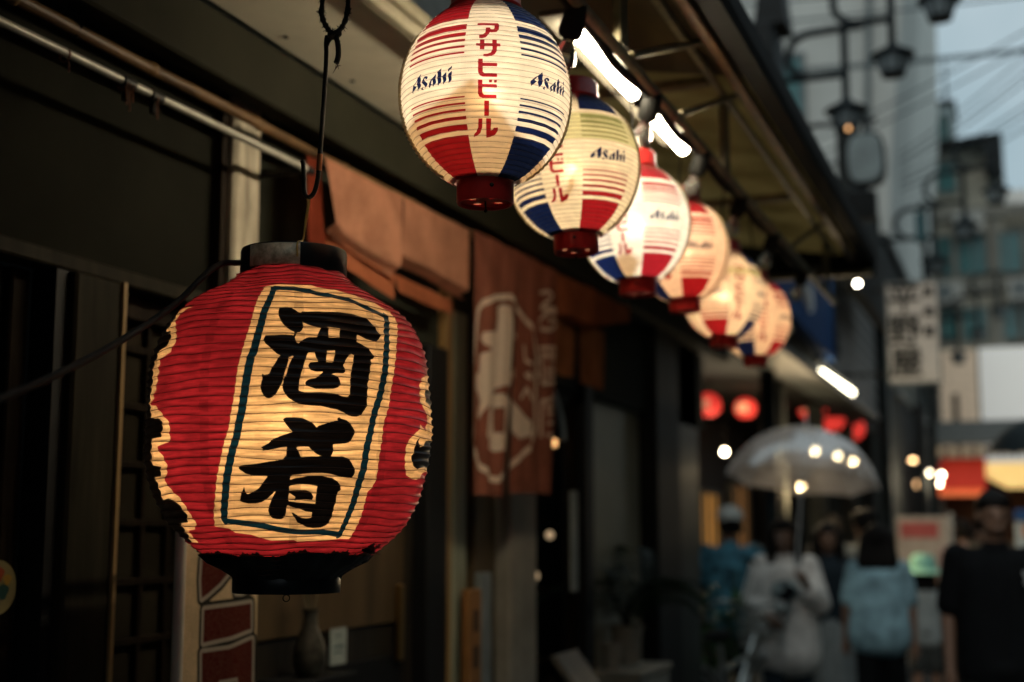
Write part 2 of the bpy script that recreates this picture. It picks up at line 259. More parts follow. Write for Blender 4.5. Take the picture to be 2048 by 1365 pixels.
P_KATA = [[[-11.2,73.8],[4.2,74.4],[5.0,72.2],[4.5,63.3],[2.8,58.4],[-1.0,57.2],[-2.0,57.8],[-3.0,53.4],[-5.0,48.4],[-7.5,46.7],[-9.5,47.3],[-9.5,52.3],[-7.2,52.8],[-5.2,57.2],[-4.8,65.5],[-1.8,66.1],[-1.5,62.8],[0.5,62.8],[1.5,65.5],[1.5,69.4],[-11.0,69.4]],[[-11.5,39.0],[-8.8,38.4],[-8.8,44.5],[-5.8,44.5],[-5.8,38.4],[-0.5,39.0],[-0.5,44.5],[2.5,44.5],[2.5,39.0],[4.8,39.0],[4.8,34.0],[2.5,34.0],[2.3,26.8],[1.0,21.3],[-1.3,18.0],[-4.2,16.9],[-6.5,17.4],[-6.5,21.3],[-3.8,21.8],[-1.5,24.1],[-0.5,29.0],[-0.5,34.0],[-5.8,34.0],[-5.8,28.5],[-8.8,28.5],[-8.8,34.0],[-11.2,34.6]],[[-9.8,14.1],[-6.8,14.1],[-6.8,7.5],[2.5,7.5],[2.5,2.5],[-6.8,2.5],[-6.8,-5.3],[-5.8,-8.0],[2.3,-8.0],[2.5,-13.0],[-6.8,-13.0],[-8.8,-10.8],[-9.8,-6.4]],[[-9.8,-17.4],[-7.0,-17.4],[-7.0,-23.5],[2.3,-23.5],[2.5,-28.5],[-7.0,-27.9],[-7.0,-36.2],[-6.0,-38.4],[2.3,-38.4],[2.5,-43.4],[-6.8,-43.4],[-9.0,-41.2],[-10.0,-36.8]],[[-2.8,-17.4],[-0.8,-17.4],[-0.8,-21.3],[-2.8,-21.3]],[[0.5,-17.4],[2.3,-17.4],[2.3,-21.3],[0.5,-21.3]],[[-5.8,-46.7],[-2.5,-46.7],[-2.5,-67.2],[-5.8,-67.2]],[[-10.2,-70.5],[-7.2,-70.5],[-7.5,-82.1],[-9.0,-88.8],[-11.8,-92.6],[-14.8,-93.8],[-14.2,-89.9],[-12.0,-87.1],[-10.5,-81.6]],[[-4.5,-70.5],[-0.8,-70.5],[-0.8,-86.0],[0.8,-84.9],[1.5,-82.1],[4.8,-81.6],[4.8,-86.0],[3.0,-91.0],[-0.8,-93.8],[-4.2,-94.9]]]
P_ASAHI = [[[-8.7,4.7],[-8.5,4.7],[-8.7,-13.6],[-11.9,-20.2],[-12.2,-13.0],[-13.7,-12.4],[-17.9,-20.2],[-18.4,-16.9],[-18.4,-13.0],[-16.5,-9.1],[-15.2,-6.4],[-12.9,-3.0],[-11.0,0.3]],[[-7.2,-5.8],[-5.9,-3.0],[-4.5,-1.4],[-2.9,-1.9],[-1.9,-3.0],[-2.7,-5.8],[-3.9,-6.9],[-4.2,-4.1],[-5.7,-4.7],[-4.7,-7.5],[-2.5,-13.0],[-2.5,-15.2],[-3.7,-18.5],[-5.2,-20.2],[-6.7,-20.7],[-8.5,-19.1],[-7.2,-16.9],[-6.5,-14.7],[-6.5,-19.6],[-5.2,-19.6],[-3.9,-18.0],[-4.9,-15.8],[-7.2,-10.2]],[[4.8,-1.9],[4.8,-15.8],[2.3,-20.2],[2.1,-16.3],[1.1,-17.4],[-0.7,-20.7],[-1.2,-17.4],[-1.2,-13.6],[0.1,-10.8],[1.8,-7.5],[3.3,-4.7]],[[9.1,5.3],[9.1,-7.5],[10.1,-6.9],[11.5,-4.1],[12.8,-1.9],[12.8,-14.1],[10.5,-20.2],[10.3,-13.6],[10.1,-8.0],[9.1,-8.6],[8.8,-16.3],[6.3,-20.2],[6.1,-11.9],[6.3,0.8]],[[16.8,6.4],[16.8,2.5],[14.3,-2.5],[14.1,1.9]],[[16.8,-1.4],[16.5,-15.2],[14.5,-19.6],[14.3,-13.0],[14.1,-5.3]]]
P_ASAHI_HOLE = [[[-12.2,-2.5],[-12.2,-12.4],[-15.7,-10.8],[-14.9,-8.0]],[[2.3,-8.6],[2.3,-16.3],[0.8,-16.3],[0.3,-13.6],[1.1,-10.8]]]
P_NOREN_RING = [[3903,2219],[3916,2272],[3969,2305],[4052,2334],[4197,2360],[4257,2340],[4319,2311],[4398,2284],[4447,2240],[4471,2192],[4462,2107],[4453,2023],[4461,1940],[4428,1889],[4317,1839],[4226,1792],[4153,1768],[4069,1740],[3987,1752],[3934,1779],[3888,1841],[3861,1912],[3873,1997],[3885,2097],[3903,2219]]
P_NOREN_FIG = [[[4087,2308],[4138,2324],[4197,2328],[4209,2279],[4212,2225],[4204,2171],[4197,2101],[4175,2056],[4124,2051],[4053,2029],[3999,1993],[3959,1955],[3932,1923],[3913,1936],[3945,1983],[3905,2020],[3905,2064],[3931,2075],[3944,2134],[4025,2159],[3970,2168],[3950,2185],[3963,2207],[4074,2225],[4095,2262]],[[4026,2011],[4138,2027],[4167,2014],[4146,1918],[4132,1839],[4068,1831],[4000,1837],[3966,1875],[3979,1946]],[[4212,2034],[4272,1996],[4349,1959],[4412,1937],[4396,1908],[4287,1885],[4212,1923],[4182,1973]],[[4227,2249],[4264,2249],[4272,2228],[4227,2217]],[[4212,2129],[4257,2124],[4257,2091],[4204,2075]]]
P_NOREN_HOLE = [[[4061,1973],[4139,1982],[4132,1896],[4068,1892]]]
P_NOREN_ST = [[[4334,2209],[4342,2160],[4381,2154]],[[4342,2111],[4381,2099],[4365,2119]],[[4302,2026],[4349,2063],[4381,2027],[4413,2047]],[[4506,2425],[4584,2441],[4627,2433],[4566,2400],[4514,2369],[4653,2390],[4671,2375],[4583,2368],[4497,2321],[4514,2294],[4599,2301],[4670,2328],[4653,2349],[4582,2333]],[[4505,2225],[4705,2250]],[[4530,2211],[4529,2097]],[[4530,2200],[4696,2220]],[[4696,2220],[4694,2114]],[[4529,2100],[4694,2117]],[[4581,2235],[4581,2177]],[[4643,2242],[4642,2184]],[[4555,2151],[4668,2164]],[[4554,2128],[4668,2140]],[[4479,2182],[4496,2173]],[[4479,2132],[4495,2122]],[[4520,2034],[4658,2061]],[[4520,2034],[4510,1910]],[[4545,2014],[4649,2028]],[[4553,1992],[4648,2003]],[[4596,1995],[4595,1921]],[[4553,1958],[4648,1968]],[[4544,1915],[4647,1925]]]
P_NOBORI = [[[2259,1521],[2271,1555],[2350,1550],[2349,1495],[2322,1476],[2284,1458],[2261,1450],[2257,1485]],[[2371,1536],[2461,1528],[2463,1482],[2442,1462],[2409,1455],[2379,1456],[2378,1485]],[[2270,1427],[2344,1429],[2448,1431],[2451,1379],[2360,1370],[2270,1365]],[[2267,1346],[2357,1346],[2458,1358],[2461,1264],[2401,1270],[2396,1288],[2328,1288],[2326,1257],[2270,1263]]]# ------------------------------------------------------------------ plain materials
m_asphalt = M('wet_asphalt', (.045, .05, .05), .38, var=.3, scale=3, bump=.15)
m_paving = M('paving', (.11, .115, .11), .45, var=.25, scale=5, bump=.1)
m_darkwood = M('dark_wood', (.016, .011, .007), spec=.04, rough=.55, var=.45, scale=9, stretch=(6, 6, .6), bump=.2)
m_wallboard = M('olive_wall_board', (.011, .0105, .007), spec=.04, rough=.8, var=.25, scale=3, bump=.1)
m_stile = M('worn_stile', (.024, .021, .014), spec=.04, rough=.6, var=.3, scale=6, stretch=(5, 5, .5), bump=.2)
m_edge = M('lit_edge', (.30, .19, .08), .45, var=.3, scale=8, stretch=(4, 4, .5))
m_brownpanel = M('brown_panel', (.085, .055, .026), .5, var=.3, scale=4, stretch=(3, 3, .4))
m_black = M('black_paint', (.006, .006, .006), .6, var=.3, spec=.25)
m_matte = M('matte_black', (.008, .008, .007), .8, var=.3, spec=.2)
m_whitepost = M('whitewashed_post', (.42, .36, .26), .65, var=.35, scale=9, stretch=(3, 3, .5), bump=.2)
m_greypillar = M('grey_render', (.36, .33, .27), .75, var=.18, scale=6, bump=.2)
m_orangepost = M('amber_post', (.34, .2, .07), .45, var=.25, scale=5, stretch=(4, 4, .4))
m_palepost = M('pale_post', (.30, .31, .22), .55, var=.2, scale=5, stretch=(4, 4, .4))
m_soffit = M('cream_soffit', (.70, .64, .48), .75, var=.14, scale=2.5, bump=.08)
m_fascia = M('grey_green_fascia', (.02, .019, .012), spec=.04, rough=.7, var=.2, scale=3)
m_awning = M('tan_awning_sheet', (.09, .066, .03), .7, var=.22, scale=2.2, stretch=(1, .6, 1))
m_batten = M('brown_batten', (.18, .10, .045), .5, var=.35, scale=12, bump=.3)
m_rail = M('painted_rail', (.26, .225, .14), .5, var=.35, scale=14, bump=.3)
m_steel = M('brushed_steel', (.62, .62, .58), .28, metal=1, var=.12, scale=20)
m_dullmetal = M('grey_metal_door', (.40, .36, .26), .42, metal=.35, var=.15, scale=2)
m_column = M('dark_stone_column', (.03, .036, .03), .45, var=.4, spec=.15, scale=5, stretch=(2, 2, .4))
m_iron = M('dark_iron', (.02, .019, .016), .45, metal=.6, var=.4, scale=30, bump=.3)
m_glass = M('shop_glass', (.02, .025, .025), .06, var=.1, spec=.6)
m_bamboo = M('brown_bamboo', (.12, .065, .026), .45, var=.45, scale=26, stretch=(1, .3, 1), bump=.3)
m_bamboofar = M('brown_bamboo_node', (.16, .09, .035), .5, var=.3, scale=20)

# ------------------------------------------------------------------ ground
struct('ground', MB().box(-60, 60, -40, 120, -.4, 0), m_asphalt)
struct('street', MB().box(-1.25, 2.6, -16, 36.5, .002, .006), M('street_asphalt', (.075, .085, .085), .33, var=.25, scale=2.2, bump=.12))
pv = MB()
struct('pavement', MB().box(-3.2, -1.25, -16, 36.5, .002, .1), m_paving)

# ------------------------------------------------------------------ the izakaya front (wall plane x = -1.75)
shop = thing('shop_building', 'dark timber front of the izakaya behind the big red lantern', 'building', (-1.9, 3, 0))
part('rear_wall', MB().box(-2.6, -2.5, -3, 7.8, .1, 5.2), m_matte, shop)
part('upper_wall', MB().box(-1.82, -1.76, -3, 2.66, 2.12, 2.6), m_wallboard, shop)
part('upper_wall', MB().box(-1.82, -1.76, 2.785, 7.8, 2.16, 2.6), M('teal_grey_wall', (.03, .031, .022), spec=.04, rough=.7, var=.2, scale=3), shop)
part('lintel', MB().box(-1.80, -1.735, -3, 2.66, 2.085, 2.118, .004), m_stile, shop)
part('header_beam', MB().box(-1.66, -1.6, -3, 7.8, 2.56, 2.705, .006), m_fascia, shop)
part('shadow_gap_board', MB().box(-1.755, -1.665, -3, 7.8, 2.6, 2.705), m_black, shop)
for k in range(4):
    y0 = -1.4 + k * 2.3
    part('soffit_panel', MB().box(-1.599, -1.275, y0, y0 + 2.294, 2.712, 2.73, .002), m_soffit, shop)
sc_me = MB().lathe([(0.0001, -.003), (.006, -.003), (.007, 0)], 10).mesh('screw')
for y in (2.35, 2.62, 2.95, 3.3, 3.7):
    same('screw', sc_me, m_iron, shop, (-1.555, y, 2.712))
part('eave_beam', MB().box(-1.274, -1.245, -1.4, 7.8, 2.69, 2.76, .004), M('eave_beam_paint', (.33, .29, .2), .6, var=.2), shop)
part('eave_moulding', MB().box(-1.244, -1.225, -1.4, 7.8, 2.715, 2.745, .003), M('eave_beam_paint', (.33, .29, .2)), shop)
part('upper_storey', MB().box(-2.5, -1.9, -3, 7.8, 2.95, 6.2), M('upper_storey_render', (.2, .2, .18), .8), shop)
# leftmost sliding door, dark
d = part('sliding_door', MB().box(-1.84, -1.81, .4, 2.09, .1, 2.08), m_black, shop)
for y in (.9, 1.5, 2.03): part('door_stile', MB().box(-1.809, -1.79, y, y + .05, .1, 2.08, .004), m_darkwood, d)
part('door_rail', MB().box(-1.809, -1.794, .95, 2.03, 1.02, 1.12, .004), m_darkwood, d)
# pillar, its lit edge painted on as a pale strip
p = part('pillar', MB().box(-1.80, -1.72, 2.13, 2.274, .1, 2.084, .006), m_stile, shop)
part('lit_corner', MB().box(-1.7195, -1.712, 2.268, 2.279, .1, 2.084), m_edge, p)
part('dark_jamb', MB().box(-1.80, -1.74, 2.095, 2.128, .1, 2.084), m_black, shop)
# lattice door behind the red lantern
lat = part('lattice_door', MB().box(-1.835, -1.82, 2.28, 2.66, .1, 2.084), M('smoky_pane', (.022, .018, .012), spec=.04, rough=.25, var=.2), shop)
bar_v = MB().box(-.007, .007, -.008, .008, -.97, .97, .002).mesh('lattice_bar'); bar_h = MB().box(-.006, .006, -.19, .19, -.008, .008, .002).mesh('lattice_bar')
for y in (2.30, 2.395, 2.49, 2.585): same('lattice_bar', bar_v, m_darkwood, lat, (-1.812, y, 1.09))
for k in range(15): same('lattice_bar', bar_h, m_darkwood, lat, (-1.81, 2.47, .22 + k * .125))
part('lattice_frame', MB().box(-1.818, -1.785, 2.28, 2.66, 2.03, 2.084, .003).box(-1.818, -1.785, 2.28, 2.30, .1, 2.03, .003), m_darkwood, lat)
# white post, then the solid brown door
part('white_post', MB().box(-1.79, -1.71, 2.665, 2.78, .1, 2.64, .008), m_whitepost, shop)
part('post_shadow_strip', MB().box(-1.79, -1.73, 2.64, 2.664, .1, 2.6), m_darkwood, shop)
bd = part('panel_door', MB().box(-1.80, -1.77, 2.785, 3.8, .1, 2.155), M('panel_door_wood', (.025, .02, .014), .45, var=.4, scale=6, stretch=(4, 4, .4)), shop)
part('door_panel', MB().box(-1.769, -1.76, 2.86, 3.72, 1.31, 1.98, .004), m_brownpanel, bd)
part('kick_panel', MB().box(-1.769, -1.762, 2.86, 3.72, .2, 1.22, .004), m_black, bd)
part('door_handle', MB().box(-1.758, -1.74, 3.66, 3.69, 1.2, 1.42, .004), M('brass', (.5, .3, .1), .35, metal=1), bd)
part('dark_post', MB().box(-1.80, -1.72, 3.805, 3.955, .1, 2.155, .006), m_black, shop)
part('amber_post', MB().box(-1.80, -1.73, 3.96, 4.015, .1, 2.36, .006), m_orangepost, shop)
part('pale_post', MB().box(-1.80, -1.74, 4.045, 4.16, .1, 2.3, .006), m_palepost, shop)
part('recess_wall', MB().box(-2.2, -2.15, 3.8, 4.54, .1, 2.15), m_black, shop)
part('inner_post', MB().box(-1.84, -1.77, 4.3, 4.5, .1, 2.155, .006), M('brown_inner_post', (.10, .07, .035), .6, var=.2), shop)
part('grey_pillar', MB().box(-1.84, -1.73, 4.545, 4.82, .1, 2.155, .01), m_greypillar, shop)
# show window with things standing on shelves inside
win = part('show_window', MB().box(-1.80, -1.775, 4.825, 4.86, .1, 2.155).box(-1.80, -1.775, 5.40, 5.45, .1, 2.155).box(-1.80, -1.775, 4.86, 5.40, .1, .5).box(-1.80, -1.775, 4.86, 5.4, 2.1, 2.155), m_darkwood, shop)
part('window_back', MB().box(-2.45, -2.42, 4.6, 5.6, .1, 2.155), M('window_back_board', (.06, .05, .035), .7), win)
shelf_me = MB().box(-.14, .14, -.27, .27, -.01, .01, .002).mesh('shelf')
for z in (.75, 1.05, 1.33, 1.62): same('shelf', shelf_me, m_darkwood, win, (-2.02, 5.13, z))
bot = MB().lathe([(.0001, 0), (.032, 0), (.034, .01), (.034, .13), (.03, .16), (.012, .19), (.012, .24), (.0001, .24)], 14).mesh('bottle', True)
bcols = [M('green_bottle_glass', (.02, .06, .04), .1), M('clear_bottle_glass', (.35, .37, .36), .12), M('brown_bottle_glass', (.09, .04, .015), .1), M('blue_label_bottle', (.10, .15, .2), .3)]
for k in range(18): same('bottle', bot, bcols[(k * 5 + k // 3) % 4], win, (-1.94 - .12 * (k % 2), 4.9 + (k % 6) * .085, (1.06, 1.34, 1.63)[k // 6]))
lampball = MB().ball((0, 0, 0), .018, 10).mesh('window_lamp', True)
m_warm = M('warm_lamp', (.8, .6, .4), .5, emit=(1, .55, .2), estr=9); m_warmdim = M('warm_lamp_dim', (.8, .6, .4), .5, emit=(1, .5, .18), estr=2.2); m_warmfaint = M('warm_lamp_faint', (.8, .6, .4), .5, emit=(1, .7, .4), estr=.5)
for y, z, mm in ((5.33, 1.94, m_warmdim), (5.28, 1.56, m_warmfaint), (5.1, 1.40, m_warmfaint)): same('window_lamp', lampball, mm, win, (-1.84, y, z))
part('curved_trim', MB().tube(arc((-1.765, 4.99, 1.9), .26, R(10), R(85), 14, 'yz'), .012, 8), m_steel, win)
part('window_strip', MB().box(-1.765, -1.755, 5.31, 5.39, 1.33, 1.74, .002), M('grey_strip', (.42, .44, .4), .6), win)
part('metal_door', MB().box(-1.86, -1.81, 5.58, 6.56, .1, 2.42, .006), m_dullmetal, shop)
part('door_frame', MB().box(-1.85, -1.74, 5.46, 5.575, .1, 2.5, .005), m_black, shop)
part('black_pier', MB().box(-1.88, -1.72, 6.57, 7.05, .1, 2.69, .01), m_black, shop)
part('stone_column', MB().box(-1.9, -1.76, 7.06, 7.66, .1, 2.69, .015), m_column, shop)
part('gable_wall', MB().box(-6, -1.9, 7.7, 7.8, 0, 6.2), m_matte, shop)

# ------------------------------------------------------------------ awning over the front
aw = thing('awning', 'tan sheet awning with black gutter over the row of beer lanterns', 'awning', (-.9, 3, 2.8))
g = NT('translucent_awning_sheet'); tcn = g.n('ShaderNodeTexCoord'); nz = g.n('ShaderNodeTexNoise', {'Vector': tcn.outputs['Object'], 'Scale': 3.2, 'Detail': 7.0, 'Roughness': .65})
col = g.mixc(g.step(nz.outputs['Fac'], .3, .72), (.32, .25, .125), (.55, .455, .26)); da = g.n('ShaderNodeBsdfDiffuse', {'Color': col}); db = g.n('ShaderNodeBsdfTranslucent', {'Color': col})
m_awtr = g.out(g.n('ShaderNodeMixShader', {0: .6, 1: da.outputs[0], 2: db.outputs[0]}).outputs[0])
ye = [-1.2, .0, 1.2, 2.4, 3.56, 4.42, 5.3, 6.2]
for k in range(7):
    part('awning_sheet', MB().prism([(-1.222, 2.905), (-.655, 2.808), (-.655, 2.815), (-1.222, 2.912)], 'y', ye[k], ye[k + 1] - .004), m_awning if k < 4 else m_awtr, aw)
part('gutter', MB().prism([(-.652, 2.775), (-.60, 2.775), (-.592, 2.80), (-.592, 2.85), (-.652, 2.85)], 'y', -1.2, 6.23), m_matte, aw)
moss = MB()
for k in range(900):
    y = random.uniform(1.5, 6.2); x = -.59; z = 2.852; a = random.uniform(-.8, .8); h = random.uniform(.004, .016)
    x = random.choice([-.59, -.597, -.62]); moss.add([(x, y, z - .004), (x, y + .002, z - .004), (x + math.sin(a) * h, y, z + h)], [(0, 1, 2)])
mo = part('gutter_moss', moss, M('dark_moss', (.012, .014, .008), .9), aw); mo['kind'] = 'stuff'
part('batten', MB().box(-.70, -.668, -1.2, 6.2, 2.772, 2.80, .004), m_batten, aw)
part('batten', MB().box(-.765, -.745, -1.2, 6.1, 2.80, 2.815, .003), m_rail, aw)
part('hanging_rail', MB().tube([(-.775, -1.2, 2.6), (-.775, 6.15, 2.6)], .013, 12), m_rail, aw)
for y in (.6, 2.7, 3.78, 5.9):
    part('strut', MB().box(-.785, -.765, y - .03, y + .03, 2.614, 2.83, .003), m_rail, aw)
for y in (2.75, 3.2, 4.9):
    part('brace', MB().tube([(-.765, y, 2.61), (-.71, y + .45, 2.79)], .009, 8), m_rail, aw)
for y in (2.1, 3.55, 4.95):
    part('purlin', MB().box(-1.2, -.77, y, y + .035, 2.80, 2.825, .003), M('purlin_paint', (.2, .15, .08), .6), aw)
part('end_board', MB().prism([(-1.222, 2.76), (-.595, 2.72), (-.595, 2.85), (-1.222, 2.915)], 'y', 6.2, 6.235), m_matte, aw)
part('end_rail', MB().box(-1.22, -.61, 6.16, 6.198, 2.72, 2.745, .003), M('end_rail_paint', (.2, .17, .1), .5), aw)
# bunched black cable tied along the end of the awning
bun = MB()
for k in range(5):
    bun.tube(spline([(-1.2 + j * .06, 6.12 + .015 * math.sin(j * 2 + k), 2.785 + .022 * math.sin(j * 1.7 + k * 1.3)) for j in range(11)], 5), .008, 6)
solo('cable_bundle', bun, m_matte, 'bunched black cable tied across the far end of the awning', 'cable', smooth=True)

# two fluorescent tubes below the awning
def tube_light(y0, y1, label):
    t = thing('tube_light', label, 'tube light', (-.825, y0, 2.6), 'fluorescent tubes under the awning')
    part('tube', MB().tube([(-.825, y0 + .02, 2.6), (-.825, y1 - .02, 2.6)], .0155, 12), M('lit_tube', (.9, .9, .85), .4, emit=(1, .86, .62), estr=125), t, True)
    for a, b in ((y0, y0 + .025), (y1 - .025, y1)): part('end_cap', MB().tube([(-.825, a, 2.6), (-.825, b, 2.6)], .017, 12), m_matte, t)
    part('tube_batten', MB().box(-.888, -.792, y0 - .01, y1 + .01, 2.620, 2.632, .002), M('tube_reflector', (.10, .09, .07), .6), t)
tube_light(2.50, 3.0, 'lit fluorescent tube closest to the highest beer lantern, under the awning rail')
tube_light(3.03, 3.5, 'lit fluorescent tube farther along, crossed by a thin dark wire')

fs = thing('festoon_string', 'black festoon cable of sockets with clear unlit bulbs beneath the awning rail', 'string lights', (-.79, 3, 2.58))
sy = [2.42, 3.0, 3.52, 4.05, 4.62, 5.3]
pts = []
for a, b in zip(sy[:-1], sy[1:]): pts += [(-.79, a, 2.597), (-.788, (a + b) / 2, 2.578)]
pts.append((-.79, sy[-1], 2.60)); pts = [(-.79, -.5, 2.6), (-.79, 1.2, 2.58)] + pts + [(-.8, 5.9, 2.72)]
part('cable', MB().tube(spline(pts, 6), .011, 8), m_matte, fs, True)
sok = MB().lathe([(.0001, .03), (.016, .03), (.02, .01), (.022, -.02), (.018, -.03), (.0001, -.03)], 14).mesh('socket', True)
blb = MB().lathe([(.010, -.0), (.012, -.012), (.021, -.032), (.022, -.045), (.013, -.06), (.0001, -.064)], 14).mesh('bulb', True)
m_clear = M('clear_bulb_glass', (.9, .88, .8), .05, trans=.9, var=.02, spec=.5)
for k, y in enumerate(sy):
    s_ = same('socket', sok, m_matte, fs, (-.79, y, 2.572), (R(20), R(25), 0), (1.15, 1.15, 1.15))
    same('bulb', blb, m_clear, s_, Vector((-.79, y, 2.572)) + Vector((0, 0, -.028)))
# ------------------------------------------------------------------ lantern paper
def pchip(x, y):
    x = np.array(x, float); y = np.array(y, float); h = np.diff(x); d = np.diff(y) / h; m = np.zeros_like(y)
    for i in range(1, len(x) - 1):
        if d[i - 1] * d[i] > 0:
            w1 = 2 * h[i] + h[i - 1]; w2 = h[i] + 2 * h[i - 1]; m[i] = (w1 + w2) / (w1 / d[i - 1] + w2 / d[i])
    m[0] = d[0]; m[-1] = d[-1]
    def f(q):
        q = np.asarray(q, float); i = np.clip(np.searchsorted(x, q) - 1, 0, len(x) - 2); t = (q - x[i]) / h[i]
        return (1 + 2 * t) * (1 - t) ** 2 * y[i] + t * (1 - t) ** 2 * h[i] * m[i] + t * t * (3 - 2 * t) * y[i + 1] + t * t * (t - 1) * h[i] * m[i + 1]
    return f
def rib_levels(prof, z0, z1, n):
    z = np.linspace(z0, z1, 2000); r = prof(z); s = np.concatenate([[0], np.cumsum(np.hypot(np.diff(z), np.diff(r)))])
    return np.interp(np.linspace(0, s[-1], n + 1), s, z)
def pleated(prof, lev, per, az, depth, wob):
    """rows of points from rib to rib; the paper sinks in between two ribs; az = 0 looks to local -y, + to local +x"""
    zz = []; ph = []
    for a, b in zip(lev[:-1], lev[1:]):
        for k in range(per): zz.append(a + (b - a) * k / per); ph.append(k / per)
    zz.append(lev[-1]); ph.append(0.0); zz = np.array(zz); ph = np.array(ph)
    A, Z = np.meshgrid(np.radians(az), zz); H = np.repeat(ph[:, None], len(az), 1)
    r = prof(Z) - depth * np.sin(np.pi * H) ** .75
    Zw, r = wob(A, Z, r)
    return np.stack([r * np.sin(A), -r * np.cos(A), Zw], -1), A, Z, H
def paper(name, layers, gloss, rough_peak, refr, streak=1.0):
    """layers: list of (channel, colour) painted one over another on the first colour"""
    g = NT(name); ink = g.n('ShaderNodeAttribute', attribute_name='ink'); sp = g.n('ShaderNodeSeparateXYZ', {0: ink.outputs['Vector']})
    lay = g.n('ShaderNodeAttribute', attribute_name='lay'); ls = g.n('ShaderNodeSeparateXYZ', {0: lay.outputs['Vector']})
    tcn = g.n('ShaderNodeTexCoord'); mp = g.n('ShaderNodeMapping', {'Vector': tcn.outputs['Object'], 'Scale': (6, 6, 70)})
    fib = g.n('ShaderNodeTexNoise', {'Vector': mp.outputs[0], 'Scale': 4.0, 'Detail': 5.0, 'Roughness': .6})
    blot = g.n('ShaderNodeTexNoise', {'Vector': tcn.outputs['Object'], 'Scale': 16.0, 'Detail': 6.0, 'Roughness': .65})
    fine = g.n('ShaderNodeTexNoise', {'Vector': tcn.outputs['Object'], 'Scale': 130.0, 'Detail': 3.0})
    # brush edges are a little ragged
    jit = g.math('MULTIPLY', g.math('SUBTRACT', fine.outputs['Fac'], .5), .5 * streak)
    col = None; dark = None
    for ch, c in layers:
        if ch is None: col = g.mixc(0.0, c, c); continue
        s = g.math('ADD', sp.outputs[ch], jit); f = g.step(s, -.3, .3)
        if callable(c): f, c = c(g, f, ls)
        col = g.mixc(f, col, c)
        if ch == rough_peak: dark = f
    f1 = g.step(fib.outputs['Fac'], .25, .75, 1 - .5 * streak, 1 + .14); f2 = g.step(blot.outputs['Fac'], .3, .7, 1 - .34 * streak, 1.1)
    tone = g.math('MULTIPLY', f1, f2)
    # grime and painted hoop shadow along the ribs, doubled paper at the glue seams
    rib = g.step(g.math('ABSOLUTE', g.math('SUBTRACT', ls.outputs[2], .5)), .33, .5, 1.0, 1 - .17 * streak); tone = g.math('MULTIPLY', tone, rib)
    band = g.math('MULTIPLY', g.step(ls.outputs[2], .02, .5, 1.0, 0.0), g.step(blot.outputs['Fac'], .35, .65, .1, .55 * streak)); tone = g.math('MULTIPLY', tone, g.math('SUBTRACT', 1.0, band))  # pleat shading painted in: lower half of each pleat darker, in blotches
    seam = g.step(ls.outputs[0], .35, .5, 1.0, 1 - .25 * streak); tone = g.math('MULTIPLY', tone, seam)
    tc3 = g.n('ShaderNodeCombineColor', {0: tone, 1: tone, 2: tone})
    col = g.mixc(1.0, col, tc3.outputs[0], 'MULTIPLY')
    bmp = g.n('ShaderNodeBump', {'Strength': .25 * streak + .1, 'Distance': .001, 'Height': fib.outputs['Fac']})
    df = g.n('ShaderNodeBsdfDiffuse', {'Color': col, 'Normal': bmp.outputs[0]}); tr = g.n('ShaderNodeBsdfTranslucent', {'Color': col})
    rf = g.n('ShaderNodeBsdfRefraction', {'Color': col, 'Roughness': .75, 'IOR': 1.3})
    a = g.n('ShaderNodeMixShader', {0: .62, 1: df.outputs[0], 2: tr.outputs[0]}); b = g.n('ShaderNodeMixShader', {0: refr, 1: a.outputs[0], 2: rf.outputs[0]})
    gl = g.n('ShaderNodeBsdfGlossy', {'Color': (1, 1, 1, 1), 'Roughness': .3, 'Normal': bmp.outputs[0]})
    fr = g.n('ShaderNodeFresnel', {'IOR': 1.35}); k = g.math('MULTIPLY', fr.outputs[0], gloss)
    c = g.n('ShaderNodeMixShader', {0: k, 1: b.outputs[0], 2: gl.outputs[0]})
    return g.out(c.outputs[0])
def lamp(parent, loc, power, color, radius):
    d = bpy.data.lights.new('lamp_glow', 'POINT'); d.energy = power; d.color = color; d.shadow_soft_size = radius
    o = bpy.data.objects.new('lamp_glow', d); COL.objects.link(o); o.parent = parent; o.location = loc; return o

# ------------------------------------------------------------------ the big red lantern
RED_C = Vector((-1.0818, 1.8636, 1.7523)); FACE = math.atan2(-RED_C.x, RED_C.y)   # front looks towards the street corner where one stands
PROF_R = pchip([-.243, -.225, -.209, -.190, -.158, -.1175, -.0757, 0, .06, .102, .144, .164, .189, .212, .2366], [.0816, .1101, .1317, .1553, .1858, .2069, .2187, .2236, .2217, .2143, .1937, .1779, .1460, .1075, .0805])
rl = thing('red_lantern', 'large round red paper lantern with black brush characters on a cream panel', 'lantern', RED_C); rl.rotation_euler = (0, 0, FACE)
RLEV = rib_levels(PROF_R, -.243, .2366, 47)
def wob_r(A, Z, r):
    w = .0017 * np.sin(3 * A + Z * 31) +     .0013 * np.sin(7 * A - Z * 57 + 1) + .0005 * np.sin(13 * A + Z * 90)
    d = .0022 * np.sin(2 * A + 9 * Z + .5) +     .0016 * np.sin(5 * A - 40 * Z) + .0006 * np.sin(11 * A + 120 * Z)
    return Z + w, r + d
az = np.concatenate([np.arange(-98, 98, .42), np.arange(98, 262, 2.4)])
co, A, Z, H = pleated(PROF_R, RLEV, 7, az, .0027, wob_r)
deg = np.degrees(A); deg = np.where(deg > 180, deg - 360, deg)
RS = 223.6; U = np.stack([np.radians(deg).ravel() * RS, Z.ravel() * 1000], -1)
def um(p): return [(math.radians(a) * RS, z) for a, z in p]
def out(p, lim, sgn): return [(a + sgn * 30 if abs(a) > lim else a, z) for a, z in p]
black = union(U, [um(p) for p in P_INK], [um(p) for p in P_HOLE])
for p in P_LBLACK: black = np.maximum(black, sd_poly(U, um(out(p, 63.5, -1))))
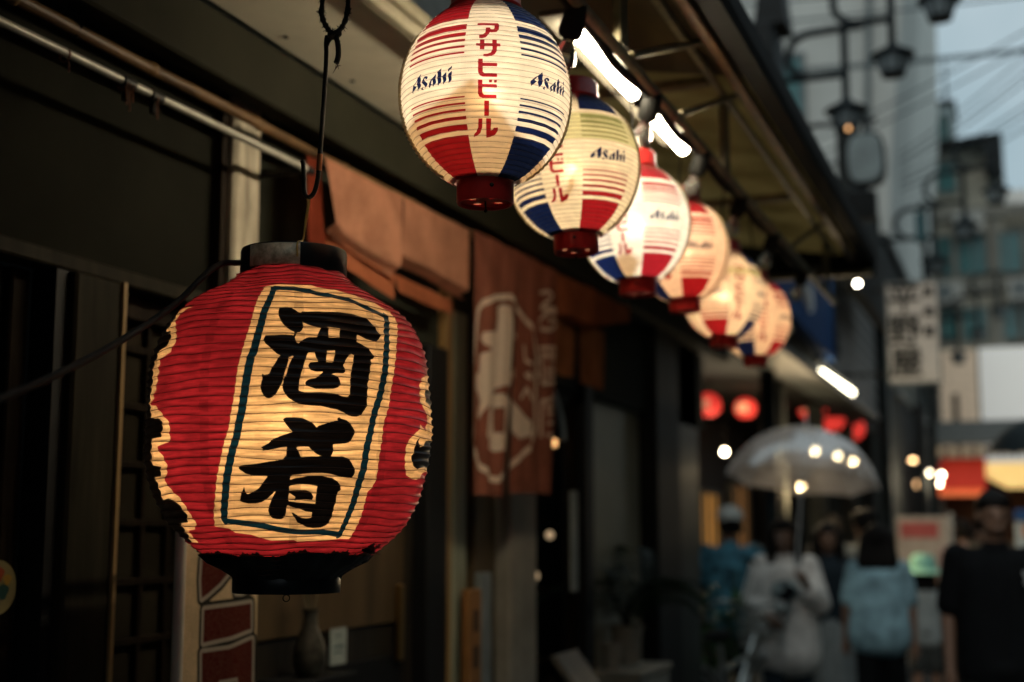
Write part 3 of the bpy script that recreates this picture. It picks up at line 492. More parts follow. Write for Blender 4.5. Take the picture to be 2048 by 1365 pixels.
black = np.maximum(black, sd_poly(U, um([(-69, 150), (-67.5, 118), (-69, 96), (-73, 60), (-74, 20), (-70, 0), (-67, -45), (-70, -58), (-68, -110), (-67, -130), (-64, -190), (-140, -190), (-140, 150)])))
for p in P_RBLACK: black = np.maximum(black, sd_poly(U, um(out(p, 70.5, 1))))
sgl = lambda a: a  # keep the sign of the side
tear = -207 + 3.0 * np.sin(deg.ravel() * .21) + 2.0 * np.sin(deg.ravel() * .63 + 1) + 1.2 * np.sin(deg.ravel() * 1.9)
black = np.maximum(black, np.clip(tear - Z.ravel() * 1000, -FAR, FAR))
panel = sd_poly(U, um(P_PANEL))
lc = [(-140, P_LCREAM[0][1])] + list(P_LCREAM) + [(-140, P_LCREAM[-1][1])]
rc = [(140, P_RCREAM[0][1])] + list(P_RCREAM) + [(140, P_RCREAM[-1][1])]
panel = np.maximum(np.maximum(panel, sd_poly(U, um(lc))), sd_poly(U, um(rc)))
frame = np.full(len(U), -FAR)
for pts, w in P_FRAME: frame = np.maximum(frame, sd_line(U, um(pts), w * (1 if w > 4.5 else .95)))
seamd = np.zeros(len(U))
for s in (-34, 2.6, 37, 72, -70): seamd = np.maximum(seamd, (np.abs(deg.ravel() - s) < 2.2) * 1.0)
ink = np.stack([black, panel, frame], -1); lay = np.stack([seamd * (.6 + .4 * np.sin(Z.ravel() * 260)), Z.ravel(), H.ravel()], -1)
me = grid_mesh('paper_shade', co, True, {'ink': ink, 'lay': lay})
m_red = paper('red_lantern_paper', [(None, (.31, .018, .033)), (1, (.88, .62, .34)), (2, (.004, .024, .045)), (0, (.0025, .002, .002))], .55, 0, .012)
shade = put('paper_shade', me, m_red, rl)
m_hoop = M('bamboo_hoop', (.10, .045, .025), .6, var=.3)
for lv in RLEV[1:-1]:
    a = np.radians(np.arange(0, 360, 4)); z = np.full_like(a, lv); z2, r2 = wob_r(a, z, PROF_R(z)); r2 = r2 + .0001
    n = 5; vs = []
    for k in range(n):
        t = 2 * math.pi * k / n; rr = r2 + .0005 * math.cos(t); vs.append(np.stack([rr * np.sin(a), -rr * np.cos(a), z2 + .0005 * math.sin(t)], -1))
    g_ = np.stack(vs + [vs[0]], 0); put('rib', grid_mesh('rib', g_, True), m_hoop, rl)
g = NT('tarnished_brass'); tcn = g.n('ShaderNodeTexCoord'); nz = g.n('ShaderNodeTexNoise', {'Vector': tcn.outputs['Object'], 'Scale': 22.0, 'Detail': 8.0, 'Roughness': .7})
colr = g.mixc(g.step(nz.outputs['Fac'], .35, .65), (.28, .20, .11), (.88, .74, .50))
pb = g.n('ShaderNodeBsdfPrincipled', {'Base Color': colr, 'Metallic': .35, 'Roughness': g.step(nz.outputs['Fac'], .3, .7, .55, .3)}); g.out(pb.outputs[0])
m_ring = M('ring_black_lacquer', (.006, .007, .009), .3, var=.3)
part_local = lambda name, mb, mat, par, smooth=True: put(name, mb.mesh(name, smooth), mat, par)
tr_ = part_local('top_ring', MB().lathe([(.079, .228), (.0835, .228), (.0845, .232), (.0845, .266), (.083, .270), (.078, .270), (.0775, .232), (.079, .228)], 72), m_ring, rl)
part_local('brass_plate', MB().lathe([(.0852, .2335), (.0862, .235), (.0862, .266), (.0852, .2675)], 30, a0=R(-90 - 52), a1=R(-90 + 6)), MATS['tarnished_brass'], tr_)
part_local('top_bar', MB().box(-.078, .078, -.008, .008, .25, .262, .002), m_matte, rl, False)
bc = []
for k in range(97):
    a = 2 * math.pi * k / 96; bc.append(a)
prof = [(.1325, -.2085), (.118, -.2225), (.1, -.232), (.083, -.243), (.081, -.248)]
cov = MB(); rows = []
for j, (r, z) in enumerate(prof):
    rows.append([((r + .0015 + (.004 * math.sin(9 * a) + .003 * math.sin(23 * a + 1)) * (1 if j < 2 else .3)) * math.sin(a), -(r + .0015 + (.004 * math.sin(9 * a) + .003 * math.sin(23 * a + 1)) * (1 if j < 2 else .3)) * math.cos(a), z + (.003 * math.sin(5 * a) if j == 0 else 0)) for a in bc[:-1]])
cov.add([v for r_ in rows for v in r_], [(i * 96 + k, i * 96 + (k + 1) % 96, (i + 1) * 96 + (k + 1) % 96, (i + 1) * 96 + k) for i in range(len(prof) - 1) for k in range(96)])
part_local('bottom_cover', cov, M('sooty_black_paper', (.006, .006, .006), .55, var=.4, bump=.3), rl)
flap = MB()
for a, w in ((58, 7), (66, 5)):
    a = R(a); p0 = Vector((.137 * math.sin(a), -.137 * math.cos(a), -.204)); t = Vector((math.cos(a), math.sin(a), 0)); o_ = Vector((math.sin(a), -math.cos(a), 0))
    flap.add([p0 - t * .012, p0 + t * .012, p0 + t * .008 + o_ * .014 + Vector((0, 0, .012)), p0 - t * .004 + o_ * .01 + Vector((0, 0, .02)), p0 - t * .006 + o_ * .02 + Vector((0, 0, -.006))], [(0, 1, 2, 3), (0, 4, 1)])
part_local('torn_flap', flap, MATS['sooty_black_paper'], rl, False)
part_local('bottom_ring', MB().lathe([(.0765, -.268), (.0825, -.268), (.0832, -.264), (.0832, -.246), (.081, -.242), (.0765, -.244), (.0765, -.268)], 64), m_ring, rl)
part_local('bottom_board', MB().box(-.0765, .0765, -.012, .012, -.262, -.25, .002), m_darkwood, rl, False)
part_local('eyelet', MB().tube(arc((0, -.079, -.273), .005, 0, 2 * math.pi, 14), .0009, 6), m_iron, rl)
part_local('bulb', MB().lathe([(.008, .075), (.014, .05), (.03, .03), (.032, .012), (.02, -.006), (.0001, -.012)], 18, c=(0, .02, .03)), M('frosted_bulb', (.9, .85, .75), .4, trans=.6), rl)
part_local('bulb_holder', MB().tube([(0, .02, .25), (0, .02, .10)], .014, 12), m_matte, rl)
lamp(rl, (0, -.02, -.012), 4.5, (1, .68, .37), .02)

# hook, rope and wire that carry it
hk = thing('hanging_hook', 'long dark iron hook tied with frayed black rope, holding the big red lantern', 'hook', (-1.0, 1.81, 2.41))
rd = [(-.998, 1.806, 2.352), (-.9995, 1.806, 2.340), (-1.002, 1.811, 2.30), (-1.016, 1.822, 2.16), (-1.02, 1.824, 2.125), (-1.026, 1.823, 2.104), (-1.034, 1.821, 2.098), (-1.040, 1.819, 2.106), (-1.0405, 1.817, 2.128), (-1.041, 1.815, 2.150), (-1.0425, 1.814, 2.156)]
part('hook_rod', MB().tube(spline(rd, 6), .0038, 10), m_iron, hk, True)
part('rod_sleeve', MB().tube([(-1.0150, 1.8215, 2.166), (-1.0178, 1.8235, 2.140)], .0045, 10), M('copper_tape', (.36, .13, .05), .4, metal=.5), hk, True)
rope = MB(); rp = spline([(-1.0, 1.797, 2.72), (-1.004, 1.80, 2.43), (-1.006, 1.80, 2.39), (-.998, 1.803, 2.366), (-.988, 1.806, 2.356), (-.976, 1.81, 2.362), (-.968, 1.813, 2.385), (-.966, 1.814, 2.43), (-.963, 1.81, 2.72)], 8)
rope.tube(rp, [.0042 + .0008 * math.sin(i * 1.7) for i in range(len(rp))], 8)
for p_ in rp[6:-6]:
    for _ in range(3): 
        q = p_ + Vector((random.uniform(-1, 1), random.uniform(-.5, .5), random.uniform(-1, 1))) * .008; rope.tube([p_, (p_ + q) / 2 + Vector((0, .001, .001)), q], [.001, .0007, .0003], 4)
part('rope_loop', rope, m_matte, hk, True)
tail = MB(); tail.ball((-.988, 1.806, 2.352), .0085, 10, (1.1, 1, .9)); tail.ball((-.980, 1.807, 2.354), .007, 10)
tp = spline([(-.983, 1.806, 2.352), (-.979, 1.807, 2.335), (-.978, 1.807, 2.318), (-.9805, 1.806, 2.305)], 6); tail.tube(tp, [.004, .004, .0042, .0045] * 5 + [.0045] * (len(tp) - 20) if len(tp) > 20 else .0045, 8)
for k in range(14):
    z = random.uniform(2.30, 2.34); p_ = Vector((-.9795, 1.8065, z)); tail.tube([p_, p_ + Vector((random.uniform(-.01, .01), 0, random.uniform(-.012, .004)))], [.0009, .0003], 4)
tp2 = [(-.990, 1.806, 2.348), (-.9955, 1.806, 2.342), (-.997, 1.805, 2.336)]; tail.tube(tp2, .003, 7)
part('rope_knot', tail, m_matte, hk, True)
wr = [(-1.0350, 1.8200, 2.0975), (-1.0338, 1.8195, 2.085), (-1.0365, 1.818, 2.060), (-1.0395, 1.817, 2.030), (-1.0385, 1.815, 2.010), (-1.0372, 1.8135, 1.988)]
b0 = RED_C + Matrix.Rotation(FACE, 3, 'Z') @ Vector((.005, -.0865, .245)); wr[-1] = tuple(b0); wr[-2] = tuple(b0 + Vector((-.001, .001, .022)))
part('tie_wire', MB().tube(spline(wr, 6), .0014, 7), M('yellow_wire', (.62, .42, .10), .4, var=.2), hk, True)
part('tie_wire', MB().tube(spline([wr[0], (-1.0328, 1.822, 2.09), (-1.037, 1.822, 2.06), wr[3]], 6), .0012, 7), MATS['yellow_wire'], hk, True)
rb = RED_C + Matrix.Rotation(FACE, 3, 'Z') @ Vector((-.084, -.012, .247))
solo('power_cable', MB().tube(spline([tuple(rb + Vector((.02, .01, .004))), tuple(rb), (-1.135, 1.72, 1.975), (-1.125, 1.60, 1.895), (-1.085, 1.42, 1.815), (-1.03, 1.21, 1.74), (-.97, .98, 1.675), (-.9, .7, 1.62)], 8), .0048, 10), m_matte, 'thick black power cable sagging from the top ring of the red lantern', 'cable', smooth=True)

# ------------------------------------------------------------------ the six oval beer lanterns
AR, AB, AH = .130, .148, .138
PROF_A = lambda z: AR * np.sqrt(np.clip(1 - (np.asarray(z) / AB) ** 2, 1e-6, None))
ALEV = rib_levels(PROF_A, -AH, AH, 38)
az = np.concatenate([np.arange(-72, 72, .36), np.arange(72, 108, 3), np.arange(108, 252, .36), np.arange(252, 288, 3)])
co, A, Z, H = pleated(PROF_A, ALEV, 7, az, .0016, lambda A, Z, r: (Z, r + .0004 * np.sin(23 * A + 150 * Z) * (np.abs(Z) > .06)))
deg = np.degrees(A).ravel(); zz = Z.ravel() * 1000
back = (deg > 90) & (deg < 270); loc = np.where(back, deg - 180, np.where(deg >= 270, deg - 360, deg))   # each half carries the same panel; on the back red and blue change sides
U = np.stack([np.radians(loc) * 130, zz], -1); ua = lambda p, o=0: [(math.radians(a + o) * 130, z) for a, z in p]
TOP = [(104, 84.3), (73.3, 63.9), (58.4, 52.3), (47.3, 43.4), (36.2, 33.5), (25.7, 24.0)]; LOW = [(-39.5, -41.0), (-48.2, -50.3), (-57.0, -59.7), (-66.6, -70.5), (-77.7, -84.3), (-91, -140)]
def side(s):
    d_ = np.full(len(U), -FAR)
    for hi, lo_ in [(140, 84.3)] + TOP[1:] + LOW:
        e = 18.2 if False else 19.0; d_ = np.maximum(d_, np.minimum(np.minimum(hi + .35 - zz, zz - lo_ + .35), np.minimum((loc * s - e) * 2.2, (68 - loc * s) * 2.2)))
    return np.clip(d_, -FAR, FAR)
kat = union(U, [ua(p) for p in P_KATA])
asa = np.full(len(U), -FAR)
for s in (-44, 44): asa = np.maximum(asa, union(U, [ua(p, s) for p in P_ASAHI], [ua(p, s) for p in P_ASAHI_HOLE], .5))
SL, SR = side(-1), side(1)
red = np.maximum(np.where(back, SR, SL), kat); blue = np.maximum(np.where(back, SL, SR), asa)
ink = np.stack([red, blue, np.full(len(U), -FAR)], -1); lay = np.stack([np.where(np.abs(np.abs(loc) - 19.5) < 2, .42, 0.0), Z.ravel(), H.ravel()], -1)
me_a = grid_mesh('paper_shade', co, True, {'ink': ink, 'lay': lay})
A_L = [(None, (.88, .80, .66)), (0, (.30, .012, .02)), (1, (.005, .012, .062))]
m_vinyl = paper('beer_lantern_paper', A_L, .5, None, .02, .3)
def dome(g, f, ls):   # this one has navy upper stripes over red lower ones
    tc = g.n('ShaderNodeTexCoord'); sx = g.n('ShaderNodeSeparateXYZ', {0: tc.outputs['Object']}); side_ = g.step(g.math('ABSOLUTE', sx.outputs[0]), .027, .028)
    return g.math('MULTIPLY', f, g.math('MULTIPLY', side_, g.step(ls.outputs[1], .012, .013))), (.005, .012, .062)
def tape(lo, hi):
    def f(g, base, ls):
        w = g.math('MULTIPLY', g.step(ls.outputs[1], lo, lo + .002), g.step(ls.outputs[1], hi, hi + .002, 1, 0)); return g.math('MULTIPLY', w, .55), (.46, .50, .16)
    return f
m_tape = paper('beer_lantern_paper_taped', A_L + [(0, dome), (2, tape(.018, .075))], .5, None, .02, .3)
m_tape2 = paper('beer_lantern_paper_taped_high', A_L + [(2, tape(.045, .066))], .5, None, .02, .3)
m_capred = M('red_plastic', (.42, .022, .018), .28, var=.12)
m_lace = M('cream_lace_cord', (.62, .50, .30), .7, var=.2)
m_wire = M('thin_rib_wire', (.22, .14, .08), .5)
beer = thing('beer_lantern', 'oval paper lantern hanging highest, red stripes left of its katakana and blue stripes right', 'lantern', (0, 0, 0), 'oval beer lanterns hung in a row under the awning')
put('paper_shade', me_a, m_vinyl, beer)
for lv in ALEV[1:-1]:
    r_ = float(PROF_A(lv)); g_ = []
    for k in range(6):
        t = 2 * math.pi * k / 5; a = np.radians(np.arange(0, 360, 5)); rr = r_ + .0002 + 0.00024 * math.cos(t); g_.append(np.stack([rr * np.cos(a), rr * np.sin(a), np.full_like(a, lv + 0.00024 * math.sin(t))], -1))
    put('rib', grid_mesh('rib', np.stack(g_, 0), True), m_wire, beer)
tc_ = part_local('top_cap', MB().lathe([(.0545, .134), (.0575, .134), (.058, .138), (.055, .142), (.0535, .170), (.05, .174), (.030, .174), (.030, .170), (.049, .169), (.0525, .137)], 48), m_capred, beer)
b_ = MB().lathe([(.0525, -.131), (.0445, -.134), (.0435, -.139), (.0435, -.166), (.042, -.170), (.0385, -.170), (.0375, -.164), (.0375, -.134)], 48)
cp = part_local('bottom_cap', b_, m_capred, beer)
circ = lambda x, y, r, n: [Vector((x + r * math.cos(2 * math.pi * k / n), y + r * math.sin(2 * math.pi * k / n), 0)) for k in range(n)]
loops = [circ(0, 0, .0384, 40)] + [circ(.023 * math.cos(R(a)), .023 * math.sin(R(a)), .0065, 14) for a in (25, 115, 205, 295)]
tri = geometry.tessellate_polygon(loops); fl = [v for l in loops for v in l]
part_local('base_plate', MB().add([(v.x, v.y, -.165) for v in fl], [t for t in tri]), m_capred, beer, False)
for a in (25, 115, 205, 295):
    part_local('vent_cover', MB().lathe([(.0001, -.1640), (.0068, -.1640)], 14, c=(.023 * math.cos(R(a)), .023 * math.sin(R(a)), 0)), MATS['beer_lantern_paper'] if False else M('vent_translucent', (.8, .6, .4), .5, trans=.8), cp, False)
part_local('screw', MB().ball((.006, -.0438, -.150), .0034, 10, (1, .5, 1)), m_iron, cp)
part_local('screw', MB().ball((-.006, .0438, -.150), .0034, 10, (1, .5, 1)), m_iron, cp)
part_local('pull_string', MB().tube([(0, 0, -.164), (.001, 0, -.178)], .0012, 6).ball((.001, 0, -.180), .003, 8), m_matte, beer)
part_local('hanging_cord', MB().tube(spline([(0, 0, .172), (.004, 0, .21), (-.003, .002, .26), (.002, 0, .33), (0, 0, .37)], 5), .0028, 7).tube([(0, 0, .172), (0, 0, .182)], .006, 8), m_matte, beer)
part_local('socket', MB().tube([(0, 0, .172), (0, 0, .065)], .013, 10), m_matte, beer)
part_local('bulb', MB().lathe([(.012, .07), (.016, .055), (.024, .04), (.024, .028), (.014, .014), (.0001, .010)], 16), MATS['frosted_bulb'], beer)
for s in (-88, 92, -92, 88)[:4]:
    pts = []
    for k in range(170):
        z = -.131 + .225 * k / 169; r_ = float(PROF_A(z)) + .0016; a = R(s) + .010 * math.sin(k * 1.25) / max(r_ / .13, .3); pts.append(((r_ + .0012 * math.cos(k * 1.25)) * math.sin(a), -(r_ + .0012 * math.cos(k * 1.25)) * math.cos(a), z))
    part_local('lacing_cord', MB().tube(pts, .0016, 5), m_lace, beer)
LSPEC = [ # place, turn of the text panel to the viewer's right, lean, label, light colour, power, paper
 ((-.7475, 1.8533, 2.2387), 5, (0, 0), None, (1, .82, .58), 1.65, m_vinyl),
 ((-.803, 2.452, 2.283), 169, (1.5, 2.0), 'oval paper lantern with a greenish yellow band across it and a jagged shadow below', (1, .76, .46), 1.5, m_tape),
 ((-.839, 3.03, 2.297), 170, (1.0, 1.5), 'whitest glowing oval lantern, with a tan diamond shadow above its bottom cap', (1, .90, .74), 2.0, m_vinyl),
 ((-.862, 3.604, 2.345), 157, (0, 1.0), 'peach coloured oval lantern hanging between the whitest lantern and one with a turned red panel', (1, .58, .33), 1.6, m_vinyl),
 ((-.875, 4.201, 2.322), 27, (0, 1.0), 'glowing oval lantern turned to show its dark red panel, thin greenish band above', (1, .67, .38), 1.8, m_tape2),
 ((-.880, 4.738, 2.325), 199, (0, .5), 'farthest oval lantern of the row, its blue panel turned to the front', (1, .60, .33), 1.5, m_vinyl)]
g = NT('shadow_card'); ga = g.n('ShaderNodeBsdfTransparent', {'Color': (1, .74, .46, 1)}); gb = g.n('ShaderNodeBsdfDiffuse', {'Color': (.8, .6, .4, 1)}); m_card = g.out(g.n('ShaderNodeMixShader', {0: .5, 1: ga.outputs[0], 2: gb.outputs[0]}).outputs[0])
row = [beer] + [copy_tree(beer) for _ in LSPEC[1:]]
for i, (p_, turn, lean, label, lc_, pw, pm) in enumerate(LSPEC):
    o = row[i]
    face = math.atan2(-p_[0], p_[1]); o.location = p_
    o.rotation_euler = (R(lean[0]), R(lean[1]), face + R(turn))
    if label: o['label'] = label
    for ch in o.children:
        if ch.name.startswith('paper_shade') and pm is not m_vinyl: ch.material_slots[0].link = 'OBJECT'; ch.material_slots[0].material = pm
    lamp(o, (0, 0, -.004), pw, lc_, .004)
    # cards added round the bulb, cut to cast a shaped shadow on the paper
    q = Matrix.Rotation(-R(turn), 3, 'Z')
    CARDS = [([(-.0071, -.0487, -.0078), (.0039, -.0465, -.0211), (.0178, -.0357, -.0356), (.0324, -.0181, -.0396), (.0328, .0058, -.044), (-.0312, .0055, -.0457), (-.0453, .0024, -.0249), (-.0381, -.0262, -.0221), (-.0222, -.0422, -.0171)], [(0, 1, 7, 8), (1, 2, 6, 7), (2, 3, 4, 6), (4, 5, 6)]),
             ([(-.0049, -.0489, -.0083), (.0071, -.0477, -.0148), (-.0002, -.0452, -.0253), (.0017, -.0444, -.027), (-.0086, -.0356, -.0402), (-.0121, -.0351, -.0396), (-.0044, -.0434, -.0289), (-.0039, -.045, -.0253), (.0044, -.0477, -.0162), (-.0055, -.0486, -.0106)], [(0, 1, 8, 9), (1, 2, 7, 8), (2, 3, 6, 7), (3, 4, 5, 6)]),
             ([(-.008, -.0391, -.0356), (.0032, -.0336, -.0436), (-.0045, -.0173, -.0549), (-.0108, -.0142, -.0549), (-.0209, -.0293, -.041)], [(0, 1, 2, 3, 4)])]
    if i < 3: put('shadow_card', MB().add([q @ Vector(v) for v in CARDS[i][0]], CARDS[i][1]).mesh('shadow_card'), m_card, o)
# ------------------------------------------------------------------ poles and cloths on the front
cp_ = thing('curtain_pole', 'slim pale metal curtain pole running level along the dark shop front', 'pole', (-1.6, 2.3, 2.44))
part('pole', MB().tube([(-1.6, 1.2, 2.436), (-1.6, 2.80, 2.449)], .0085, 14), M('pale_steel', (.36, .34, .28), .45, metal=.4, var=.12, scale=20), cp_, True)
part('end_cap', MB().tube([(-1.6, 2.80, 2.449), (-1.6, 2.835, 2.4495)], .0095, 12), m_matte, cp_, True)
for y in (2.085, 2.175): part('pole_clip', MB().tube([(-1.6, y, 2.442), (-1.6, y + .035, 2.442)], .0125, 12).tube([(-1.6, y + .015, 2.44), (-1.6, y + .012, 2.405)], .007, 8), m_iron, cp_, True)
for k, y in enumerate((1.92, 2.09, 2.10, 2.11, 2.19)):
    part('cord_loop', MB().tube([(-1.6 + .011 * math.cos(a), y + .002 * math.sin(a), 2.436 + .013 * math.sin(a)) for a in np.linspace(0, 6.3, 14)], .0018, 6).tube([(-1.592, y, 2.425), (-1.593, y + .004, 2.405 - .01 * (k % 3))], .0016, 6), M('dull_red_cord', (.16, .06, .03), .7), cp_, True)
part('wall_bracket', MB().box(-1.74, -1.6, 2.80, 2.815, 2.44, 2.458, .002), m_iron, cp_)
bp_ = thing('bamboo_pole', 'brown bamboo pole that carries the rust coloured curtains along the front', 'pole', (-1.64, 2.2, 2.53))
pr = []; rr_ = []
for k in range(60):
    y = .9 + k * .082; pr.append((-1.645 + .002 * math.sin(k * .7), y, 2.513 + .0035 * y)); rr_.append(.0125)
part('pole', MB().tube(pr, rr_, 12), m_bamboo, bp_, True)
nod = MB().lathe([(.0122, -.009), (.0150, -.003), (.0153, .001), (.0135, .004), (.0122, .012)], 14).mesh('node', True)
for y in (1.42, 1.83, 2.24, 2.66, 3.08, 3.5): same('node', nod, m_bamboofar, bp_, (-1.645, y, 2.513 + .0035 * y), (R(90), 0, 0))
for y in (2.0, 3.85, 5.6): part('pole_hook', MB().tube([(-1.70, y, 2.56), (-1.645, y, 2.545), (-1.63, y, 2.525), (-1.645, y, 2.505), (-1.66, y, 2.515)], .003, 6), m_iron, bp_, True)

def cloth_mat(name, base, layers, rough=.85, weave=260, transl=.25):
    g = NT(name); tcn = g.n('ShaderNodeTexCoord'); ink = g.n('ShaderNodeAttribute', attribute_name='ink'); sp = g.n('ShaderNodeSeparateXYZ', {0: ink.outputs['Vector']})
    nz = g.n('ShaderNodeTexNoise', {'Vector': tcn.outputs['Object'], 'Scale': 7.0, 'Detail': 6.0, 'Roughness': .65}); fn = g.n('ShaderNodeTexNoise', {'Vector': tcn.outputs['Object'], 'Scale': float(weave), 'Detail': 2.0})
    col = g.mixc(g.step(nz.outputs['Fac'], .3, .7), tuple(c * .72 for c in base), tuple(c * 1.12 for c in base))
    for ch, c, thr in layers: col = g.mixc(g.step(sp.outputs[ch], thr - 1.2, thr + 1.2), col, c)
    col = g.mixc(g.step(fn.outputs['Fac'], .3, .7, 0, .22), col, tuple(c * .3 for c in base))
    bm_ = g.n('ShaderNodeBump', {'Strength': .25, 'Distance': .001, 'Height': fn.outputs['Fac']})
    a = g.n('ShaderNodeBsdfDiffuse', {'Color': col, 'Normal': bm_.outputs[0]}); b = g.n('ShaderNodeBsdfTranslucent', {'Color': col}); c = g.n('ShaderNodeMixShader', {0: transl, 1: a.outputs[0], 2: b.outputs[0]})
    return g.out(c.outputs[0])
m_rust = cloth_mat('rust_cloth', (.45, .20, .12), []); m_rust2 = cloth_mat('deep_rust_cloth', (.38, .12, .055), [])
m_brownc = cloth_mat('brown_cloth', (.40, .16, .07), [])
m_print = cloth_mat('printed_rust_cloth', (.31, .11, .07), [(0, (.92, .72, .55), 0)])
def hang(name, parent, mat, x, top, bot, depth, waves, n=(40, 60), ink=None, roll=0.0, seed=0):
    """cloth between a top edge and a bottom edge, each a list of (y, z); depth of the folds grows downwards"""
    T = np.array(top, float); Bt = np.array(bot, float); t = np.linspace(0, 1, n[1]); v = np.linspace(0, 1, n[0])
    ty = np.interp(t, np.linspace(0, 1, len(T)), T[:, 0]); tz = np.interp(t, np.linspace(0, 1, len(T)), T[:, 1]); by = np.interp(t, np.linspace(0, 1, len(Bt)), Bt[:, 0]); bz = np.interp(t, np.linspace(0, 1, len(Bt)), Bt[:, 1])
    V, TT = np.meshgrid(v, t, indexing='ij'); Y = ty + (by - ty) * V; Zc = tz + (bz - tz) * V
    ph = seed * 1.7; X = x + depth * (.35 + .65 * V) * (np.sin(2 * np.pi * waves * TT + ph + .6 * V) + .45 * np.sin(2 * np.pi * waves * 2.3 * TT + 1 + ph - V)) 
    if roll: # the lower hem turned up towards the wall
        k = np.clip((V - .8) / .2, 0, 1); X = X - roll * np.sin(k * np.pi * .9); Zc = Zc + roll * .55 * k * k
    co = np.stack([X, Y, Zc], -1); at = None
    if ink is not None: at = {'ink': np.stack([ink(np.stack([Y.ravel(), Zc.ravel()], -1) * 1000), np.zeros(Y.size), np.zeros(Y.size)], -1)}
    co = co - np.array(wloc(parent)); return put(name, grid_mesh(name, co, False, at), mat, parent)
pn = thing('plain_noren', 'plain rust cloth valance of two folded panels beside the big red lantern', 'curtain', (-1.62, 3.3, 2.5))
hang('curtain_panel', pn, m_rust, -1.62, [(2.93, 2.512), (3.385, 2.518)], [(2.995, 2.315), (3.18, 2.28), (3.365, 2.262)], .008, .8, seed=1, roll=.03)
hang('curtain_panel', pn, m_rust, -1.615, [(3.395, 2.518), (3.86, 2.52)], [(3.385, 2.312), (3.6, 2.30), (3.845, 2.275)], .007, .7, seed=2, roll=.035)
hang('hem_fold', pn, m_rust2, -1.65, [(3.0, 2.335), (3.4, 2.30)], [(3.02, 2.27), (3.40, 2.225)], .006, .6, (12, 40), seed=3)
hang('hem_fold', pn, m_rust2, -1.65, [(3.40, 2.30), (3.82, 2.29)], [(3.42, 2.25), (3.83, 2.245)], .006, .6, (12, 40), seed=4)
hang('side_flap', pn, cloth_mat('dark_red_cloth', (.16, .03, .015), []), -1.64, [(2.875, 2.505), (2.95, 2.51)], [(2.885, 2.29), (2.985, 2.30)], .006, .5, (20, 14), seed=5)
def noren_ink(P):
    d = np.maximum(sd_line(P, P_NOREN_RING, 10), union(P, P_NOREN_FIG, P_NOREN_HOLE))
    for s in P_NOREN_ST: d = np.maximum(d, sd_line(P, s, 6.6))
    return d
pr_ = thing('printed_noren', 'long rust curtain printed with a cream oval emblem and vertical characters', 'curtain', (-1.6, 3.9, 2.5))
hang('curtain_panel', pr_, m_print, -1.60, [(3.865, 2.522), (4.275, 2.53)], [(3.855, 1.69), (4.125, 1.685)], .010, 2.2, (170, 110), noren_ink, seed=1)
hang('curtain_panel', pr_, m_print, -1.60, [(4.28, 2.53), (4.69, 2.535)], [(4.20, 1.70), (4.62, 1.71)], .010, 2.0, (170, 110), noren_ink, seed=2)
sn = thing('short_noren', 'creased deep rust valance hanging beyond the printed curtain', 'curtain', (-1.61, 5.2, 2.5))
hang('curtain_panel', sn, m_rust2, -1.61, [(4.72, 2.54), (5.68, 2.555)], [(4.73, 2.372), (5.1, 2.352), (5.62, 2.46)], .02, 1.5, seed=6, roll=.03)
ln = thing('lower_noren', 'brown split cloth hanging below the creased far valance', 'curtain', (-1.66, 5.1, 2.3))
hang('curtain_panel', ln, m_brownc, -1.66, [(4.72, 2.40), (5.08, 2.41)], [(4.73, 2.17), (5.05, 2.175)], .006, 1.2, seed=7)
hang('curtain_panel', ln, m_brownc, -1.66, [(5.12, 2.41), (5.48, 2.42)], [(5.12, 2.165), (5.46, 2.165)], .006, 1.2, seed=8)

# tall banner with red lettering behind the red lantern
def nob_ink(P): return union(P, [[(y, z) for y, z in p] for p in P_NOBORI])
m_nob = cloth_mat('banner_cloth', (.80, .58, .33), [(0, (.008, .014, .014), -15), (0, (.42, .36, .28), -8), (0, (.085, .009, .009), 0)], transl=.15)
nb = thing('nobori_banner', 'tall cream banner with dark red outlined letters, standing behind the red lantern', 'banner', (-1.5, 2.33, 0))
hang('cloth', nb, m_nob, -1.5, [(2.2, 1.72), (2.466, 1.72)], [(2.225, .45), (2.49, .45)], .006, .9, (420, 90), nob_ink, seed=3)
part('pole', MB().tube([(-1.505, 2.195, .1), (-1.505, 2.195, 1.9)], .011, 10).tube([(-1.505, 2.19, 1.74), (-1.505, 2.50, 1.74)], .007, 8), M('white_plastic_pole', (.5, .45, .36), .5), nb, True)
part('foot', MB().lathe([(.0001, .1), (.16, .1), (.17, .12), (.15, .17), (.05, .19), (.0001, .19)], 24, c=(-1.505, 2.195, 0)), m_matte, nb, True)

# small things on and by the wall
wp = thing('wall_plate', 'round yellow wall plate with a coloured pattern on the dark door at the edge', 'wall plate', (-1.77, 2.02, 1.47))
part('disc', MB().add([(-1.775, 2.015 + 0.05 * math.cos(a), 1.475 + 0.05 * math.sin(a)) for a in np.linspace(0, 6.283, 37)[:-1]] + [(-1.788, 2.015 + 0.05 * math.cos(a), 1.475 + 0.05 * math.sin(a)) for a in np.linspace(0, 6.283, 37)[:-1]], [tuple(range(36))] + [(k, (k + 1) % 36, 36 + (k + 1) % 36, 36 + k) for k in range(36)]), M('straw_enamel', (.22, .18, .08), .4), wp)
for k, (dy, dz, r_, c_) in enumerate(((.0, .024, .014, (.3, .05, .02)), (.014, -.008, .014, (.02, .06, .05)), (-.014, -.024, .015, (.3, .12, .09)), (-.02, .007, .011, (.2, .25, .05)), (.024, .014, .010, (.35, .2, .03)))):
    part('painted_spot', MB().add([(-1.7735, 2.015 + dy + r_ * (1 + .25 * math.sin(3 * a)) * math.cos(a), 1.475 + dz + r_ * math.sin(a)) for a in np.linspace(0, 6.283, 19)[:-1]], [tuple(range(18))]), M(f'plate_paint_{k}', c_, .4), wp)
